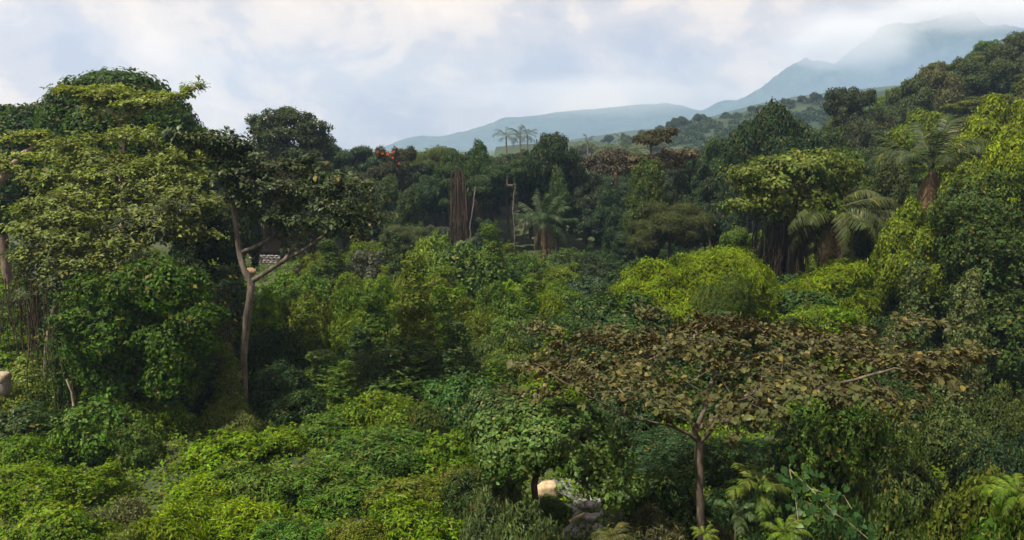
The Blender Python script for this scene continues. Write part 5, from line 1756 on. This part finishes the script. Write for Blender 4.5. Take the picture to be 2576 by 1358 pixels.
for _ in range(9000):
    Y = 19 + 56 * random.random() ** 1.1
    a = random.uniform(-60, 2640)
    x = (a - CX) / FPX * Y
    gap = (1.25 + .022 * Y) ** 2
    if any((x - t[0]) ** 2 + (Y - t[1]) ** 2 < gap for t in spots):
        continue
    hmax = 1.5 + .030 * Y
    if 33 < Y < 52:
        hmax = random.choice([3.2, 4.2, 5.2])
    elif 52 <= Y < 66:
        hmax = 3.6
    hh = random.uniform(.55, 1.0) * hmax
    if 590 < a < 790 and Y > 40:
        hh = random.uniform(.5, .9)
    if 1330 < a < 1640 and 19 < Y < 26:
        continue
    if abs(x - 5.1) < 1.0 and Y < 20:
        continue
    if 330 < a < 520 and 22 < Y < 30:
        continue
    kind, kw = random.choice(KC)
    if hh > 2.9 and kind != 'tower':
        kind, kw = 'thicket', 'tall vine-draped'
    cw, col = random.choice(CC)
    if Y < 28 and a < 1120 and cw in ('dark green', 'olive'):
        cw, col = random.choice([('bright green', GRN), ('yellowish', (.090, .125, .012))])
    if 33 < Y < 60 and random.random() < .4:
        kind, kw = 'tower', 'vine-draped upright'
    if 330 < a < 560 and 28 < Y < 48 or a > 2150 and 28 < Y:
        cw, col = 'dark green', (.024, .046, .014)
    if 1430 < a < 2120 and 18 < Y < 41 and cw != 'dark green':  # shade under the brown crown is put into the leaf colour
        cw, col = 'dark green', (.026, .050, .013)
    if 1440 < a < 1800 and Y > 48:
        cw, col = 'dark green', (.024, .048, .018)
    ztop = g1(x, Y) + hh
    py = CY - (math.tan(math.atan2(ztop - CAMZ, Y) + PITCH)) * FPX
    p = PB[kind][random.randrange(9) % len(PB[kind])]
    wd = hh * (random.uniform(.5, .75) if kind == 'tower' else random.uniform(1.3, 1.7))
    spots.append((x, Y))
    if len(fills) > 215:
        break
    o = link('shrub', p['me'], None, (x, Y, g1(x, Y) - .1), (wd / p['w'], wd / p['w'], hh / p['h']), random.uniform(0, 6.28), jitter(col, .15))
    lm = min(LANDM, key=lambda t: (t[1] - a) ** 2 + ((t[2] - py) * 1.3) ** 2)
    dx, dyy = a - lm[1], py - lm[2]
    rel = ('left of' if dx < 0 else 'right of') if abs(dx) > abs(dyy) * 1.2 else ('behind' if dyy < 0 else 'in front of')
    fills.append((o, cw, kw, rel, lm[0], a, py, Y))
byl = {}
for f in fills:
    byl.setdefault(f[1:5], []).append(f)
ORD = ['nearest', 'second nearest', 'third nearest', 'fourth nearest', 'fifth nearest', 'sixth nearest', 'seventh nearest', 'eighth nearest']
for k, fs in byl.items():
    fs.sort(key=lambda f: f[7])
    for i, f in enumerate(fs):
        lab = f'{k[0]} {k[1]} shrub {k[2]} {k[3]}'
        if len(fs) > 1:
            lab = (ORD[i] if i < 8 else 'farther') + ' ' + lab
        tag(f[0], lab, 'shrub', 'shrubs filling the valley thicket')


# ================================================================ GROUND COVER (nobody could count it)
def cover(name, label, n, ya, yb, tpl, size, k, col, hgt, pa=-120, pb=2700):
    Y = (R.uniform(0, 1, n) ** .8) * (yb - ya) + ya
    x = (R.uniform(pa, pb, n) - CX) / FPX * Y
    z = ground(x, Y)
    lift = hgt * (.35 + .65 * (np.sin(x * 1.7 + Y * .6) * np.sin(Y * 1.3 - x * .5) * .5 + .5)) * R.uniform(.2, 1, n)
    P = np.stack([x, Y, z + lift], 1)
    N = nz(np.stack([R.normal(0, .45, n), R.normal(-.2, .45, n), np.ones(n)], 1))
    m = MB()
    clusters(m, tpl, P, N, k, size, .35, .45, jit=.1)
    tag(link(name, m.mesh(name, [M_LEAF]), color=col), label, None, None, 'stuff')


cover('undergrowth', 'low green creepers covering the near slope', 25000, 14, 34, OVAL, .14, 4, (.074, .124, .010), .28)
cover('undergrowth', 'low green growth between the shrubs of the thicket', 18000, 33, 86, OVAL, .24, 5, (.050, .094, .010), .6)


# ================================================================ TELLING THE MASSED TREES APART
ONES = 'first second third fourth fifth sixth seventh eighth ninth tenth eleventh twelfth thirteenth fourteenth fifteenth sixteenth seventeenth eighteenth nineteenth'.split()
TENS = {2: 'twent', 3: 'thirt', 4: 'fort', 5: 'fift', 6: 'sixt'}


def ordinal(i):
    if i < 20:
        return ONES[i - 1]
    return TENS[i // 10] + ('ieth' if i % 10 == 0 else 'y-' + ONES[i % 10 - 1])


massed = {}
for o in bpy.data.objects:
    if o.get('group') in ('trees massed on the right-hand slope', 'trees deep in the central forest', 'trees along the far hill crest', 'trees behind the forest line', 'trees in the far clearing', 'red blossom clusters'):
        massed.setdefault(o['label'], []).append(o)
for lab, os_ in massed.items():
    os_.sort(key=lambda q: q.location[0] / q.location[1])
    for i, o in enumerate(os_):
        o['label'] = f'{lab}, {ordinal(i + 1)} from the left'
